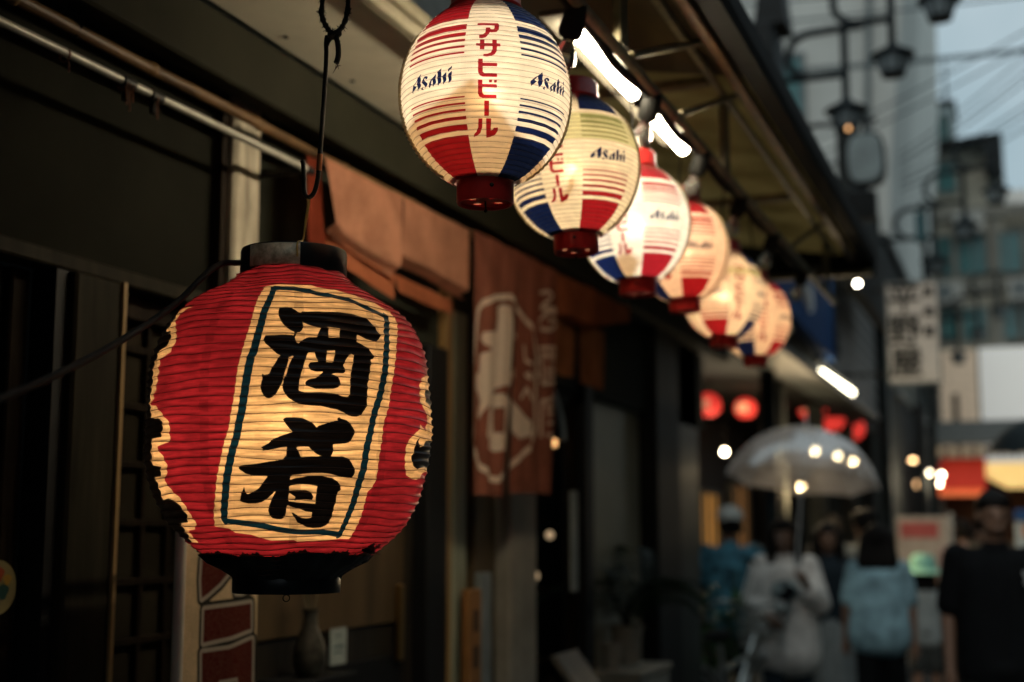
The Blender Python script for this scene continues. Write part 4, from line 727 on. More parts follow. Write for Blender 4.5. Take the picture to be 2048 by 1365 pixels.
solo('paper_notice', MB().box(-1.7885, -1.786, 1.86, 2.02, 1.12, 1.385), M('grey_paper', (.32, .34, .31), .8), 'pale paper notice stuck low on the dark sliding door', 'notice', org=(-1.787, 1.94, 1.2))
nc = thing('notice_card', 'small white printed card on the dark kick panel of the brown door', 'card', (-1.76, 3.3, 1.27))
part('card', MB().box(-1.7605, -1.757, 3.265, 3.355, 1.222, 1.318), M('white_card', (.36, .40, .37), .6), nc)
part('print', MB().add([(-1.7565, 3.29 + .03 * (k % 2), 1.3 - .009 * (k // 2)) for k in range(2)] + [(-1.7565, 3.33, 1.297), (-1.7565, 3.285, 1.297)], [(0, 1, 2, 3)]).box(-1.7568, -1.7562, 3.28, 3.34, 1.266, 1.272).box(-1.7568, -1.7562, 3.28, 3.325, 1.252, 1.257), M('teal_print', (.06, .14, .13), .6), nc)
vs = thing('flower_vase', 'slim mottled vase with dry stems in front of the brown door', 'vase', (-1.7, 3.0, 1.22))
part('shelf', MB().box(-1.76, -1.64, 2.9, 3.2, 1.2, 1.22, .003), m_black, vs)
part('vase', MB().lathe([(.0001, 1.222), (.03, 1.222), (.042, 1.25), (.04, 1.29), (.02, 1.34), (.017, 1.37), (.022, 1.385)], 20, c=(-1.69, 3.03, 0)), M('mottled_glaze', (.07, .065, .05), .35, var=.5, scale=25), vs, True)
st_ = MB()
for k in range(9): st_.tube(spline([(-1.69, 3.03, 1.36), (-1.69 + random.uniform(-.02, .02), 3.03 + random.uniform(-.02, .02), 1.43), (-1.68 + random.uniform(-.03, .03), 3.03 + random.uniform(-.04, .04), random.uniform(1.46, 1.53))], 4), .0018, 5)
part('dry_stems', st_, M('dry_stem', (.24, .2, .12), .8), vs, True)
os_ = thing('standing_sign', 'narrow orange sign stand with a pale blue strip beside the amber post', 'sign', (-1.7, 4.16, .1))
part('board', MB().box(-1.72, -1.69, 4.07, 4.17, .35, 1.39, .004), M('orange_board', (.32, .15, .05), .55), os_)
part('board', MB().box(-1.72, -1.69, 4.175, 4.26, .35, 1.44, .004), M('slate_board', (.22, .25, .25), .55), os_)
for k in range(8): part('lettering', MB().box(-1.6895, -1.6885, 4.095, 4.145, .45 + k * .115, .52 + k * .115), M('faded_black_ink', (.09, .05, .025), .6), os_)
for y in (4.09, 4.24): part('leg', MB().box(-1.715, -1.695, y - .01, y + .01, .1, .35), m_iron, os_)
# white box, pots and palm by the metal door
wb = thing('white_box', 'white box carrying flower pots below the pale metal door', 'box', (-1.7, 5.9, .1))
part('body', MB().box(-1.86, -1.56, 5.63, 6.12, .1, .96, .01), M('white_panel_paint', (.34, .31, .25), .6), wb)
part('lid', MB().box(-1.87, -1.55, 5.62, 6.13, .962, .985, .004), M('white_panel_paint', (.34, .31, .25), .6), wb)
def pot(name, label, c, r, h, mat):
    t = thing(name, label, 'flower pot', c, 'pots on the white box'); part('pot', MB().lathe([(.0001, 0), (r * .75, 0), (r, h), (r * 1.06, h), (r * 1.06, h - .015), (r * .9, h - .02), (.0001, h - .025)], 20, c=c), mat, t, True); return t
pot('flower_pot', 'small pale pot, lower of the two on the white box', (-1.72, 5.74, .987), .045, .11, M('pale_glaze', (.3, .27, .22), .5))
pt = pot('flower_pot', 'tall pale pot on the white box holding the dark palm', (-1.72, 5.98, .987), .075, .17, M('pale_glaze', (.3, .27, .22), .5))
pl = thing('potted_palm', 'dark palm with drooping fronds in front of the pale metal door', 'plant', (-1.72, 5.98, 1.14))
fr_me = None; m_palm = M('dark_palm_leaf', (.016, .034, .014), .5, var=.4)
def frond_mesh():
    mb = MB(); L_ = .5; sp_ = [(0, 0, 0), (.08, 0, .14), (.2, 0, .23), (.34, 0, .22), (.46, 0, .13)]; pts = spline(sp_, 6); mb.tube(pts, [.004 - .003 * k / len(pts) for k in range(len(pts))], 5)
    for i in range(4, len(pts)):
        for s in (-1, 1):
            p_ = pts[i]; l = .16 * math.sin(math.pi * (i + 2) / (len(pts) + 4)) + .03; tip = p_ + Vector((l * .55, s * l * .75, -l * .35)); m_ = (p_ + tip) / 2 + Vector((0, 0, .015))
            mb.add([p_, m_ + Vector((.008, 0, 0)), tip, m_ - Vector((.008, 0, 0))], [(0, 1, 2, 3)])
    return mb.mesh('frond')
fr_me = frond_mesh()
for k in range(17): same('frond', fr_me, m_palm, pl, (-1.72, 5.98, 1.14), (random.uniform(-.3, .3), random.uniform(-.9, .1), k * 2.4), (random.uniform(.6, .95),) * 3)
part('stem', MB().tube([(-1.72, 5.98, 1.12), (-1.72, 5.98, 1.2)], .02, 8), m_darkwood, pl, True)
ms = thing('slanted_menu_stand', 'small wooden stand with slanted pale menu board near the grey pillar', 'stand', (-1.6, 4.9, .1))
part('leg', MB().box(-1.66, -1.63, 4.72, 4.75, .1, 1.05, .003), m_darkwood, ms); part('leg', MB().box(-1.66, -1.63, 5.02, 5.05, .1, .95, .003), m_darkwood, ms)
part('menu_board', MB().prism([(-1.66, 1.12), (-1.64, 1.13), (-1.52, .97), (-1.54, .96)], 'y', 4.76, 5.02), M('pale_menu', (.16, .14, .11), .6), ms)
# ------------------------------------------------------------------ the street beyond
m_render = M('grey_render_far', (.42, .43, .40), .85, var=.12, scale=.6)
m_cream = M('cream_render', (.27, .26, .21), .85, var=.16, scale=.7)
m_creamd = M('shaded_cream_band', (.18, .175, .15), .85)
m_teal = M('teal_window_glass', (.03, .12, .12), .12, var=.25, scale=1.2, spec=.6)
m_dkfront = M('soot_dark_front', (.022, .025, .024), .8, spec=.12, var=.3, scale=2)
m_roof = M('dark_roof', (.014, .016, .016), .7, spec=.2)
m_frame = M('window_frame_metal', (.12, .14, .14), .5)
def window(parent, axis, fix, a0, a1, z0, z1, glass=m_teal, fr=.06, mull=1):
    """a window set in a wall: frame proud of it, pane behind the frame. axis 'y': wall faces -y at y = fix; axis 'x': wall faces +x at x = fix"""
    F = MB(); P = MB(); bx = (lambda mb, u0, u1, w0, w1, d0, d1: mb.box(u0, u1, fix - d1, fix - d0, w0, w1)) if axis == 'y' else (lambda mb, u0, u1, w0, w1, d0, d1: mb.box(fix + d0, fix + d1, u0, u1, w0, w1))
    bx(F, a0, a1, z0, z0 + fr, .003, .08); bx(F, a0, a1, z1 - fr, z1, .003, .08); bx(F, a0, a0 + fr, z0 + fr, z1 - fr, .003, .08); bx(F, a1 - fr, a1, z0 + fr, z1 - fr, .003, .08)
    for k in range(1, mull + 1): u = a0 + (a1 - a0) * k / (mull + 1); bx(F, u - fr * .35, u + fr * .35, z0 + fr, z1 - fr, .003, .07)
    bx(P, a0 + fr, a1 - fr, z0 + fr, z1 - fr, .004, .03)
    f = part('window', F, m_frame, parent); part('pane', P, glass, f); return f
# tall grey block
tb = thing('tall_building', 'tall pale grey block with blank front above the street lamps', 'building', (-6, 24, 0))
part('wall', MB().prism([(-14, 0), (-2.02, 0), (-1.78, 7.2), (-1.42, 10.6), (-1.3, 16), (-14, 16)], 'y', 21.5, 24.5), m_render, tb)
part('side_wall', MB().prism([(-14, 0), (-1.95, 0), (-1.78, 7.5), (-1.50, 10.2), (-1.36, 15.5), (-14, 15.5)], 'y', 24.502, 31), M('skylit_side_render', (.55, .56, .52), .85, var=.12, scale=.6), tb)  # paler colour stands for the sky light on the street side
for z in (5.2, 7.4, 9.6): part('floor_band', MB().box(-12, -2.1, 21.45, 21.497, z, z + .12), M('floor_band_grey', (.36, .37, .35), .85), tb)
for k in range(3): window(tb, 'y', 21.5, -3.75 - k * 1.5, -3.05 - k * 1.5, 8.0, 9.3)
part('drain_pipe', MB().tube([(-2.35, 21.42, 2), (-2.05, 21.42, 9), (-1.75, 21.42, 15)], .05, 8), m_frame, tb)
# dark shop fronts next to the izakaya
nbld = thing('neighbour_shop_row', 'dark low row of shops beyond the izakaya with warm lit interior', 'building', (-4, 13, 0))
part('upper_front', MB().box(-6, -1.93, 9.4, 19.6, 3.0, 4.95), m_dkfront, nbld)
part('roof_slab', MB().box(-6, -1.78, 9.3, 19.7, 4.952, 5.05), m_roof, nbld)
part('far_wall', MB().box(-6, -3.1, 19.61, 19.8, .1, 4.94), m_dkfront, nbld)
part('back_wall', MB().box(-6, -3.6, 9.4, 19.6, .1, 2.99), M('dark_timber_front', (.03, .022, .015), .6), nbld)
part('ceiling', MB().box(-3.59, -1.94, 9.4, 19.6, 2.9, 2.985), m_matte, nbld)
part('ledge', MB().box(-1.928, -1.6, 9.4, 16.5, 2.86, 2.93, .01), M('grey_ledge', (.035, .04, .04), .5), nbld)
m_lit = M('lit_paper_screen', (.6, .35, .12), .6, emit=(1, .42, .08), estr=.55); m_litd = M('dim_lit_screen', (.4, .22, .1), .6, emit=(1, .42, .12), estr=.22)
for y0, y1, z0, z1, mm in ((10.0, 10.6, 1.15, 2.1, m_litd), (11.2, 12.2, 2.25, 2.5, m_litd), (12.6, 13.4, 1.3, 2.05, m_lit), (15.4, 16.4, 1.2, 2.05, m_lit), (17.2, 18.3, 1.2, 2.2, m_litd)):
    window(nbld, 'x', -3.59, y0, y1, z0, z1, mm, .05, 2)
for y in (11.9, 14.4, 17.0, 19.3): part('pillar', MB().box(-2.15, -1.98, y, y + .18, .1, 2.89, .01), m_dkfront, nbld)
for k in range(9): part('shutter_slat', MB().box(-1.927, -1.915, 13.6, 19.4, 3.15 + k * .17, 3.28 + k * .17, .004), M('dark_slat', (.05, .055, .055), .5), nbld)
# blue signboard along that front
bs = thing('blue_signboard', 'deep blue signboard with white brush strokes on the dark shop row', 'sign', (-1.7, 11.4, 3.2))
part('board', MB().prism([(9.0, 3.38), (9.0, 4.12), (13.33, 4.12), (13.4, 3.22), (12.4, 3.24)], 'x', -1.80, -1.70), M('blue_sign_enamel', (.008, .06, .20), .8, var=.12, spec=.08), bs)
part('sign_frame', MB().box(-1.70, -1.66, 8.98, 13.4, 4.12, 4.17).box(-1.70, -1.66, 13.36, 13.42, 3.2, 4.12), m_roof, bs)
for pth in ([(10.4, 4.0), (10.3, 3.85), (10.5, 3.62)], [(10.2, 3.88), (10.75, 3.92)], [(11.4, 3.98), (11.3, 3.7), (11.55, 3.5)], [(11.15, 3.82), (11.8, 3.86)], [(11.7, 3.7), (11.75, 3.45)]):
    q = spline([(-1.695, y, z) for y, z in pth], 5); part('brush_lettering', MB().tube(q, [.035 * math.sin(.4 + 2.4 * i / len(q)) + .01 for i in range(len(q))], 6), M('white_sign_paint', (.6, .65, .68), .5), bs, True)
# hanging and projecting signs
def text_mesh(txt, size, ext=.004):
    c = bpy.data.curves.new('lettering', 'FONT'); c.body = txt; c.size = size; c.extrude = ext; c.bevel_depth = size * .022; c.bevel_resolution = 0; c.align_x = 'CENTER'; c.align_y = 'CENTER'
    o = bpy.data.objects.new('lettering', c); COL.objects.link(o); bpy.context.view_layer.update()
    me = bpy.data.meshes.new_from_object(o.evaluated_get(bpy.context.evaluated_depsgraph_get())); bpy.data.objects.remove(o); bpy.data.curves.remove(c); return me
m_inkblk = M('sign_black_ink', (.012, .015, .015), .6)
vsn = thing('vertical_sign', 'white upright signboard with three large black characters and three small ones', 'sign', (-1.1, 15.4, 3.74))
vsn.rotation_euler = (0, 0, R(4))
lp = lambda name, mb, mat, par=vsn: put(name, mb.mesh(name), mat, par)
lp('board', MB().box(-.265, .265, -.03, .03, -.55, .56, .008), M('sign_board_white', (.52, .49, .45), .5, var=.1)); lp('sign_frame', MB().box(-.285, -.266, -.04, .04, -.57, .58).box(.266, .285, -.04, .04, -.57, .58).box(-.2655, .2655, -.04, .04, .561, .58).box(-.2655, .2655, -.04, .04, -.57, -.551), m_frame)
for k, ch in enumerate('平野屋'):
    o = put('lettering', text_mesh(ch, .36), m_inkblk, vsn, (-.085, -.034, .37 - k * .36)); o.rotation_euler = (R(90), 0, 0)
for k, ch in enumerate('居酒屋'):
    o = put('lettering', text_mesh(ch, .13), m_inkblk, vsn, (.17, -.034, .44 - k * .22)); o.rotation_euler = (R(90), 0, 0)
for z in (.5, -.45): lp('bracket', MB().tube([(-1.0, 0, z), (-.27, 0, z)], .02, 8), m_iron)
rs = thing('hanging_sign', 'dark framed rounded sign box with a pale face below the lowest street lamp', 'sign', (-1.2, 12, 4.7))
pal = [(-1.30 + .17 * math.copysign(abs(math.cos(a)) ** .6, math.cos(a)) + .1, 4.84 + .24 * math.copysign(abs(math.sin(a)) ** .6, math.sin(a))) for a in np.linspace(0, 6.283, 33)[:-1]]
part('face', MB().prism([((x + 1.2) * .86 - 1.2, (z - 4.84) * .9 + 4.84) for x, z in pal], 'y', 11.93, 11.96), M('pale_sign_face', (.3, .36, .36), .5), rs); part('casing', MB().prism(pal, 'y', 11.962, 12.1), m_roof, rs)
part('hanger', MB().box(-1.22, -1.18, 12.0, 12.06, 5.08, 5.25).tube([(-1.95, 12.03, 5.2), (-1.1, 12.03, 5.2)], .025, 8), m_roof, rs)
part('lower_box', MB().box(-1.5, -1.12, 11.97, 12.12, 4.3, 4.55, .01), m_roof, rs)
ds = thing('projecting_sign', 'unlit dark sign panel jutting from the shop row toward the tall grey block', 'sign', (-1.6, 15, 4.6))
part('panel', MB().prism([(13.4, 4.0), (13.4, 5.75), (13.8, 5.75), (17.6, 4.6), (17.6, 4.0)], 'x', -1.62, -1.5), m_dkfront, ds); part('bracket', MB().box(-1.95, -1.62, 14.0, 14.08, 4.5, 4.58), m_roof, ds)
vn = thing('vent_stack', 'black roof vent stack standing beside the awning edge above the shop row', 'chimney', (-1.95, 11, 5))
part('stack', MB().box(-2.25, -1.78, 10.7, 11.3, 5.05, 5.75, .02), m_roof, vn); part('cowl', MB().prism([(-1.95, 5.75), (-1.68, 5.75), (-1.72, 6.15), (-1.80, 6.28), (-1.9, 6.1)], 'y', 10.8, 11.2), m_roof, vn)
# end of the street
eb = thing('end_building', 'cream building closing the street, dark eaves and teal window bands', 'building', (0, 38, 0))
part('wall', MB().box(-6, -.25, 36.9, 44, 0, 11.6), m_cream, eb); part('wall', MB().box(-.25, 7, 37.4, 44, 0, 9.9), m_cream, eb)
part('roof_slab', MB().prism([(-6.3, 11.9), (-.18, 11.75), (-.18, 11.62), (-6.3, 11.62)], 'y', 36.3, 44), m_roof, eb); part('eave_block', MB().box(-.62, -.17, 36.25, 37.2, 10.75, 11.62, .02), m_roof, eb)
part('parapet', MB().box(-.2, 7, 37.3, 44, 10.0, 10.5), M('white_parapet', (.8, .8, .76), .7), eb)
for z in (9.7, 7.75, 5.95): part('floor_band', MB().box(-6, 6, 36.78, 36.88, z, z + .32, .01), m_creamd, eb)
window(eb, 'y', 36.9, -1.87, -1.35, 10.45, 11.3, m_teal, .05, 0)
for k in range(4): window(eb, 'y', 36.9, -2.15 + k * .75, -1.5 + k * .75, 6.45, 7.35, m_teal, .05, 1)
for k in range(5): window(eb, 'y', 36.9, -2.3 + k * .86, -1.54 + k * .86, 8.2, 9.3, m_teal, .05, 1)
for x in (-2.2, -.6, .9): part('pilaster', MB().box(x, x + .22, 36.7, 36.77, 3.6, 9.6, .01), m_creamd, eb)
tw = thing('roof_tower', 'teal glass tower hut with a thin antenna on the cream building roof', 'tower', (-1.75, 39, 11.9))
part('hut', MB().box(-2.3, -1.42, 38.5, 40, 11.8, 13.35, .02), M('pale_teal_cladding', (.2, .27, .28), .4), tw); part('roof_cap', MB().box(-2.36, -1.36, 38.42, 40.1, 13.352, 13.5), m_roof, tw)
window(tw, 'y', 38.5, -1.95, -1.55, 12.1, 13.1, m_teal, .04, 1); part('antenna', MB().tube([(-1.62, 38.8, 13.5), (-1.62, 38.8, 14.9)], [.06, .02], 8).tube([(-1.8, 38.8, 14.5), (-1.44, 38.8, 14.5)], .02, 6), m_frame, tw)
wf = thing('white_shopfront', 'bright white two storey shopfront at the end of the street', 'building', (0, 35.5, 0))
part('wall', MB().box(-.98, 3.5, 35.5, 36.6, 2.9, 6.1), M('white_shop_glow', (.82, .82, .78), .6, var=.06, emit=(1, .98, .9), estr=.28), wf); part('shop_opening', MB().box(-.98, 3.5, 35.7, 36.6, .1, 2.89), m_dkfront, wf)  # wall colour glows faintly in place of light falling on it
part('pale_bay', MB().box(-1.95, -1.02, 34.8, 36.7, 3.4, 6.0, .02), M('warm_bay_glow', (.62, .5, .38), .7, emit=(1, .75, .5), estr=.16), wf); part('bay_slot', MB().box(-1.62, -1.48, 34.75, 34.79, 3.6, 4.9), m_roof, wf); part('corner_post', MB().box(-1.018, -.985, 34.9, 35.6, .1, 6.1), m_dkfront, wf)  # bay wall has a weak warm glow painted in, no lamp
# the other side of the street and an added block behind that cuts sky light, out of the picture
ob = thing('opposite_building', 'dark shop row on the far side of the street, out of frame', 'building', (5, 8, 0))
part('wall', MB().box(3.4, 9, -8, 5.5, 0, 6.5).box(3.5, 9, 5.6, 22, 0, 8.0), M('opposite_render', (.10, .10, .09), .8), ob); part('canopy', MB().box(3.1, 3.89, -16, 14, 2.9, 3.05), m_roof, ob)

rb_ = thing('rear_sky_block', 'grey building across the street mouth behind the viewer', 'building', (0, -7, 0))
part('wall', MB().box(-8, 9, -9, -7, 0, 4.5), M('opposite_render', (.10, .10, .09), .8), rb_)
ar = thing('dark_shop_house', 'dark two storey shop house standing before the pale grey block', 'building', (-3, 20, 0))
part('front_wall', MB().box(-6.5, -1.80, 20.0, 20.2, .1, 5.75), M('slate_front', (.07, .09, .095), .7, spec=.15), ar); part('side_wall', MB().box(-2.0, -1.801, 20.201, 33, .1, 5.7), m_dkfront, ar); part('roof', MB().box(-6.6, -1.72, 19.9, 33.1, 5.752, 5.86), m_roof, ar)
for y0 in (20.8, 23.2, 26): window(ar, 'x', -1.80, y0, y0 + 1.5, 3.6, 4.9, m_teal, .06, 2)
for k in range(2): window(ar, 'y', 20.0, -2.9 - k * 1.4, -2.1 - k * 1.4, 3.9, 5.0, m_teal, .06, 1)

ac_b = MB().box(-.38, .38, -.15, .15, -.28, .28, .02).mesh('casing'); ac_f = MB().lathe([(.0001, 0), (.05, -.01), (.2, -.01), (.21, 0)], 20).mesh('fan_grille')
for k, (x, z, lb) in enumerate(((-1.1, 9.55, 'air conditioner box under the upper window band of the cream building, one on its own'), (.15, 7.7, 'air conditioner box between the window bands near the white shopfront'), (-1.7, 7.72, 'air conditioner box low beside the grey block edge'))):
    t = thing('air_conditioner', lb, 'air conditioner', (x, 36.55, z), 'air conditioners on the cream building'); put('casing', ac_b, M('ac_casing', (.34, .34, .31), .6), t); put('fan_grille', ac_f, m_frame, t, (-.08, -.151, 0)).rotation_euler = (R(-90), 0, 0)
    put('bracket', MB().box(-.3, .3, -.1, .16, -.33, -.285).mesh('bracket'), m_frame, t)
for k, (y, z, lb) in enumerate(((22.2, 5.2, 'air conditioner box high on the side of the dark shop house, closest'), (25.2, 5.15, 'air conditioner box high on the side of the dark shop house, farther'))):
    t = thing('air_conditioner', lb, 'air conditioner', (-1.6, y, z), 'air conditioners on the dark shop house'); t.rotation_euler = (0, 0, R(90)); put('casing', ac_b, MATS['ac_casing'], t); put('fan_grille', ac_f, m_frame, t, (-.08, -.151, 0)).rotation_euler = (R(-90), 0, 0)

# ------------------------------------------------------------------ triple street lamps
m_lampblk = M('lamp_black', (.008, .013, .015), .6, var=.3, spec=.12); m_lampglass = M('smoked_lamp_glass', (.16, .19, .2), .15, spec=.6)
def street_lamp(base, scale, label, lit, flip=1):
    t = thing('street_lamp', label, 'street lamp', base, 'triple black street lamps'); S = scale
    put('post', MB().tube([(0, 0, 0), (0, 0, 5.6 * S)], [.075 * S, .05 * S], 12).lathe([(.0001, 0), (.16 * S, 0), (.16 * S, .12 * S), (.08 * S, .4 * S)], 16).mesh('post', True), m_lampblk, t)
    for k, (x, z) in enumerate(((.70, 5.28), (1.08, 5.70), (1.46, 6.12))):   # each arm runs level, turns back in a bow and hands over to the next
        x *= S; z *= S; r = .17 * S
        a = MB(); a.tube([(0 if k == 0 else x - .38 * S, 0, z), (x, 0, z)], .032 * S, 10)
        a.tube(arc((x - .27 * S, 0, z + .19 * S), .19 * S, R(270), R(90), 14), .032 * S, 10); a.tube([(x - .27 * S, 0, z + .38 * S), (x + (.14 if k < 2 else .1) * S, 0, z + .40 * S)], .032 * S, 10)
        a.tube([(x, 0, z + .39 * S), (x, 0, z - .24 * S)], .032 * S, 10)
        put('arm', a.mesh('arm', True), m_lampblk, t)
        c = (x, 0, z - .24 * S); q = S * .8
        sh = put('lamp_shade', MB().lathe([(.0001, .06 * q), (.04 * q, .05 * q), (.07 * q, .0), (.17 * q, -.05 * q), (.222 * q, -.085 * q), (.222 * q, -.10 * q), (.12 * q, -.105 * q)], 24, c=c).mesh('lamp_shade', True), m_lampblk, t)
        put('lamp_glass', MB().lathe([(.15 * q, -.106 * q), (.145 * q, -.18 * q), (.11 * q, -.28 * q), (.0001, -.30 * q)], 20, c=c).mesh('lamp_glass', True), m_lampglass, sh)
        cage = MB()
        for j in range(6):
            an = j * math.pi / 3; cage.tube([(c[0] + .153 * q * math.cos(an), c[1] + .153 * q * math.sin(an), c[2] - .1 * q), (c[0] + .148 * q * math.cos(an), c[1] + .148 * q * math.sin(an), c[2] - .18 * q), (c[0] + .112 * q * math.cos(an), c[1] + .112 * q * math.sin(an), c[2] - .285 * q)], .009 * q, 5)
        cage.lathe([(.118 * q, -.27 * q), (.118 * q, -.31 * q), (.0001, -.33 * q)], 16, c=c)
        put('cage', cage.mesh('cage', True), m_lampblk, sh)
        if lit and k == 0: put('bulb', MB().ball((c[0] + .02, c[1] - .11 * q, c[2] - .31 * q), .018, 10).mesh('bulb', True), M('amber_bulb', (.8, .5, .3), .5, emit=(1, .5, .2), estr=2.6), sh)
    return t
street_lamp((-1.93, 10.92, 0), 1.0, 'closest triple black street lamp, stepping up beside the awning edge', True)
street_lamp((-1.6, 16.9, 0), .97, 'second triple black street lamp, against the cream building', False)
street_lamp((-1.72, 25.5, 0), .95, 'farthest triple black street lamp, lowest against the teal windows', False)
up = thing('utility_pole', 'slim dark utility pole with a teal transformer between sign and cream building', 'pole', (-1.0, 16.4, 0))
part('pole', MB().tube([(-1.0, 16.4, 0), (-1.0, 16.4, 5.45)], [.05, .035], 10), m_lampblk, up, True); part('transformer', MB().tube([(-1.03, 16.36, 4.95), (-1.03, 16.36, 5.3)], .07, 12), M('teal_box_paint', (.04, .09, .1), .5), up, True)
for z in (4.2, 3.2): part('step_bolt', MB().tube([(-1.12, 16.4, z), (-.88, 16.4, z)], .012, 6), m_lampblk, up, True)

# overhead wires
m_wireb = M('overhead_wire', (.05, .075, .085), .6)
W = [((-6, 13, 7.1), (5, 15, 7.6), .2), ((-6, 13, 6.9), (5, 15, 7.45), .25), ((-6, 12.5, 6.3), (5, 15.5, 7.05), .3), ((-6, 12.5, 6.18), (5, 15.5, 6.95), .22), ((-5, 13, 7.7), (5, 15, 7.9), .2),
     ((-1.6, 21, 7.3), (3.2, 11, 8.2), .3), ((-1.6, 21, 7.2), (3.2, 11, 8.0), .35), ((-1.6, 21, 7.1), (3.2, 11.5, 7.85), .3), ((-1.6, 21, 6.95), (3.2, 12, 7.6), .35), ((-1.6, 21, 6.85), (3.2, 12.3, 7.4), .3), ((-1.6, 21, 6.75), (3.2, 12.6, 7.2), .3),
     ((-5, 20, 6.6), (3.5, 14, 8.3), .3), ((-5, 20, 6.4), (3.5, 14, 8.2), .35)]
WL = ['topmost wire crossing the street near the upper street lamp', 'second wire from the top crossing the street', 'upper of the paired wires passing behind the lamp bows', 'lower of the paired wires passing behind the lamp bows', 'highest faint wire near the top of the picture',
      'steep wire rising over the pale sky, topmost of the fan', 'steep wire of the fan, second from its top', 'steep wire of the fan, third from its top', 'steep wire of the fan, fourth from its top', 'steep wire of the fan, fifth from its top', 'lowest steep wire of the fan over the pale sky', 'long slanting wire over the grey block, upper of its pair', 'long slanting wire over the grey block, lower of its pair']
for (a, b, sag), lb in zip(W, WL):
    a = Vector(a); b = Vector(b); pts = [a.lerp(b, k / 16) - Vector((0, 0, sag * 4 * (k / 16) * (1 - k / 16))) for k in range(17)]
    solo('overhead_wire', MB().tube(pts, .011, 6), m_wireb, lb, 'wire', 'overhead wires', True, tuple(a))

# ------------------------------------------------------------------ lights along the street
m_redlamp = M('glowing_red_paper', (.6, .05, .04), .7, emit=(1, .055, .04), estr=.85, var=.25, scale=5); m_redface = M('glowing_pale_face', (.8, .5, .3), .7, emit=(1, .30, .16), estr=.8)
rl0 = thing('round_red_lantern', 'small round red lantern alone beside the dark stone column', 'lantern', (0, 0, 0), 'small red lanterns along the dark shop row')
put('shade', MB().lathe([(.05, -.15), (.10, -.125), (.145, -.07), (.16, 0), (.145, .07), (.10, .125), (.05, .15)], 24).mesh('shade', True), m_redlamp, rl0)
put('face_panel', MB().lathe([(.147, -.07), (.162, 0), (.147, .07)], 8, a0=R(-130), a1=R(-70)).mesh('face_panel', True), m_redface, rl0)
for z in (-.16, .15): put('cap', MB().tube([(0, 0, z), (0, 0, z + .015)], .055, 14).mesh('cap'), m_matte, rl0)
put('hanging_cord', MB().tube([(0, 0, .16), (0, 0, .34)], .006, 6).mesh('hanging_cord'), m_matte, rl0)
spots = [((-2.62, 11.8, 2.68), .72, None), ((-2.50, 12.9, 2.74), .66, 'small round red lantern, second from the stone column'), ((-2.19, 15.17, 2.93), 1.0, 'round red lantern with pale face, first of the bright three by the lit tube'), ((-2.17, 16.5, 2.90), 1.05, 'middle one of the three bright red lanterns below the lit tube'), ((-2.06, 17.6, 2.86), 1.05, 'lowest and farthest of the three bright red lanterns below the lit tube'), ((-2.35, 13.9, 2.86), .55, 'dim unlit looking lantern between the lone pair and the bright three')]
for k, (p_, s_, lb) in enumerate(spots):
    o = rl0 if k == 0 else copy_tree(rl0); o.location = p_; o.scale = (s_, s_, s_ * (.95 if k < 5 else 1))
    if lb: o['label'] = lb
    if k in (3, 4, 5):
        for ch in o.children:
            if ch.name.startswith('face_panel'): ch.material_slots[0].link = 'OBJECT'; ch.material_slots[0].material = m_redlamp if k < 5 else M('unlit_grey_paper', (.2, .25, .3), .7)
            if k == 5 and ch.name.startswith('shade'): ch.material_slots[0].link = 'OBJECT'; ch.material_slots[0].material = M('unlit_red_paper', (.12, .02, .04), .7)
def globe(p, r, label, col, st, sc=(1, 1, 1), cat='lamp', name='globe_lamp'):
    t = thing(name, label, cat, p); mm = M('glow_%d_%d' % (int(col[1] * 100), int(st * 10)), (.9, .8, .7), .5, emit=col, estr=st)
    put('globe', MB().ball((0, 0, 0), r, 14, sc).mesh('globe', True), mm, t); put('fitting', MB().tube([(0, 0, r * sc[2] * .9), (0, 0, r * sc[2] + .05)], r * .5, 10).tube([(0, 0, r * sc[2] + .05), (0, 0, r * sc[2] + .25)], .008, 6).mesh('fitting', True), m_matte, t)
    if 'clear umbrella' in label and st > 5 and col[2] < .8: lamp(t, (0, 0, -r * sc[2] - .03), 24, col, .03)
    if 'red stall' in label: lamp(t, (0, 0, -r * sc[2] - .03), 16, col, .03)
    return t
globe((-2.50, 11.9, 2.27), 0.0225, 'round white bulb glowing beside the clear umbrella', (1, .85, .58), 36.4)
globe((-2.05, 11.9, 2.27), 0.0200, 'warm bulb seen through the crown of the clear umbrella', (1, .74, .42), 36.4)
globe((-1.72, 12.0, 2.27), 0.0250, 'warm bulb at the upper slope of the clear umbrella, first of a cluster', (1, .76, .45), 36.4)
globe((-1.58, 12.4, 2.24), 0.0300, 'warm bulb at the upper slope of the clear umbrella, middle of a cluster', (1, .76, .45), 36.4)
globe((-1.47, 12.6, 2.20), 0.0250, 'warm bulb at the upper slope of the clear umbrella, last of a cluster', (1, .72, .4), 36.4)
globe((-1.87, 12.1, 1.96), 0.0250, 'warm bulb showing at the lower rim of the clear umbrella', (1, .72, .36), 31.2)
globe((-1.47, 13.1, 4.10), 0.0175, 'upper bulb of the bright pair at the end of the awning', (1, .92, .72), 41.6)
globe((-1.44, 13.2, 3.94), 0.0200, 'lower bulb of the bright pair at the end of the awning', (1, .92, .72), 41.6)
globe((-1.72, 12.2, 3.93), .10, 'soft warm lamp glowing above the blue signboard end', (1, .7, .42), .75, (1.1, 1.6, 1.1))
globe((-1.28, 20.9, 3.20), 0.0300, 'upright white lamp, upper of two beside the dark post', (.95, 1, .92), 18.2, (1.6, 1, .8))
globe((-1.26, 20.9, 2.90), 0.0350, 'upright white lamp, lower of two beside the dark post', (.9, 1, .92), 6.8, (1, 1, 1.7))
globe((-1.97, 20.8, 2.34), 0.0300, 'white lamp pair beyond the clear umbrella, first', (.92, 1, .95), 13.0)
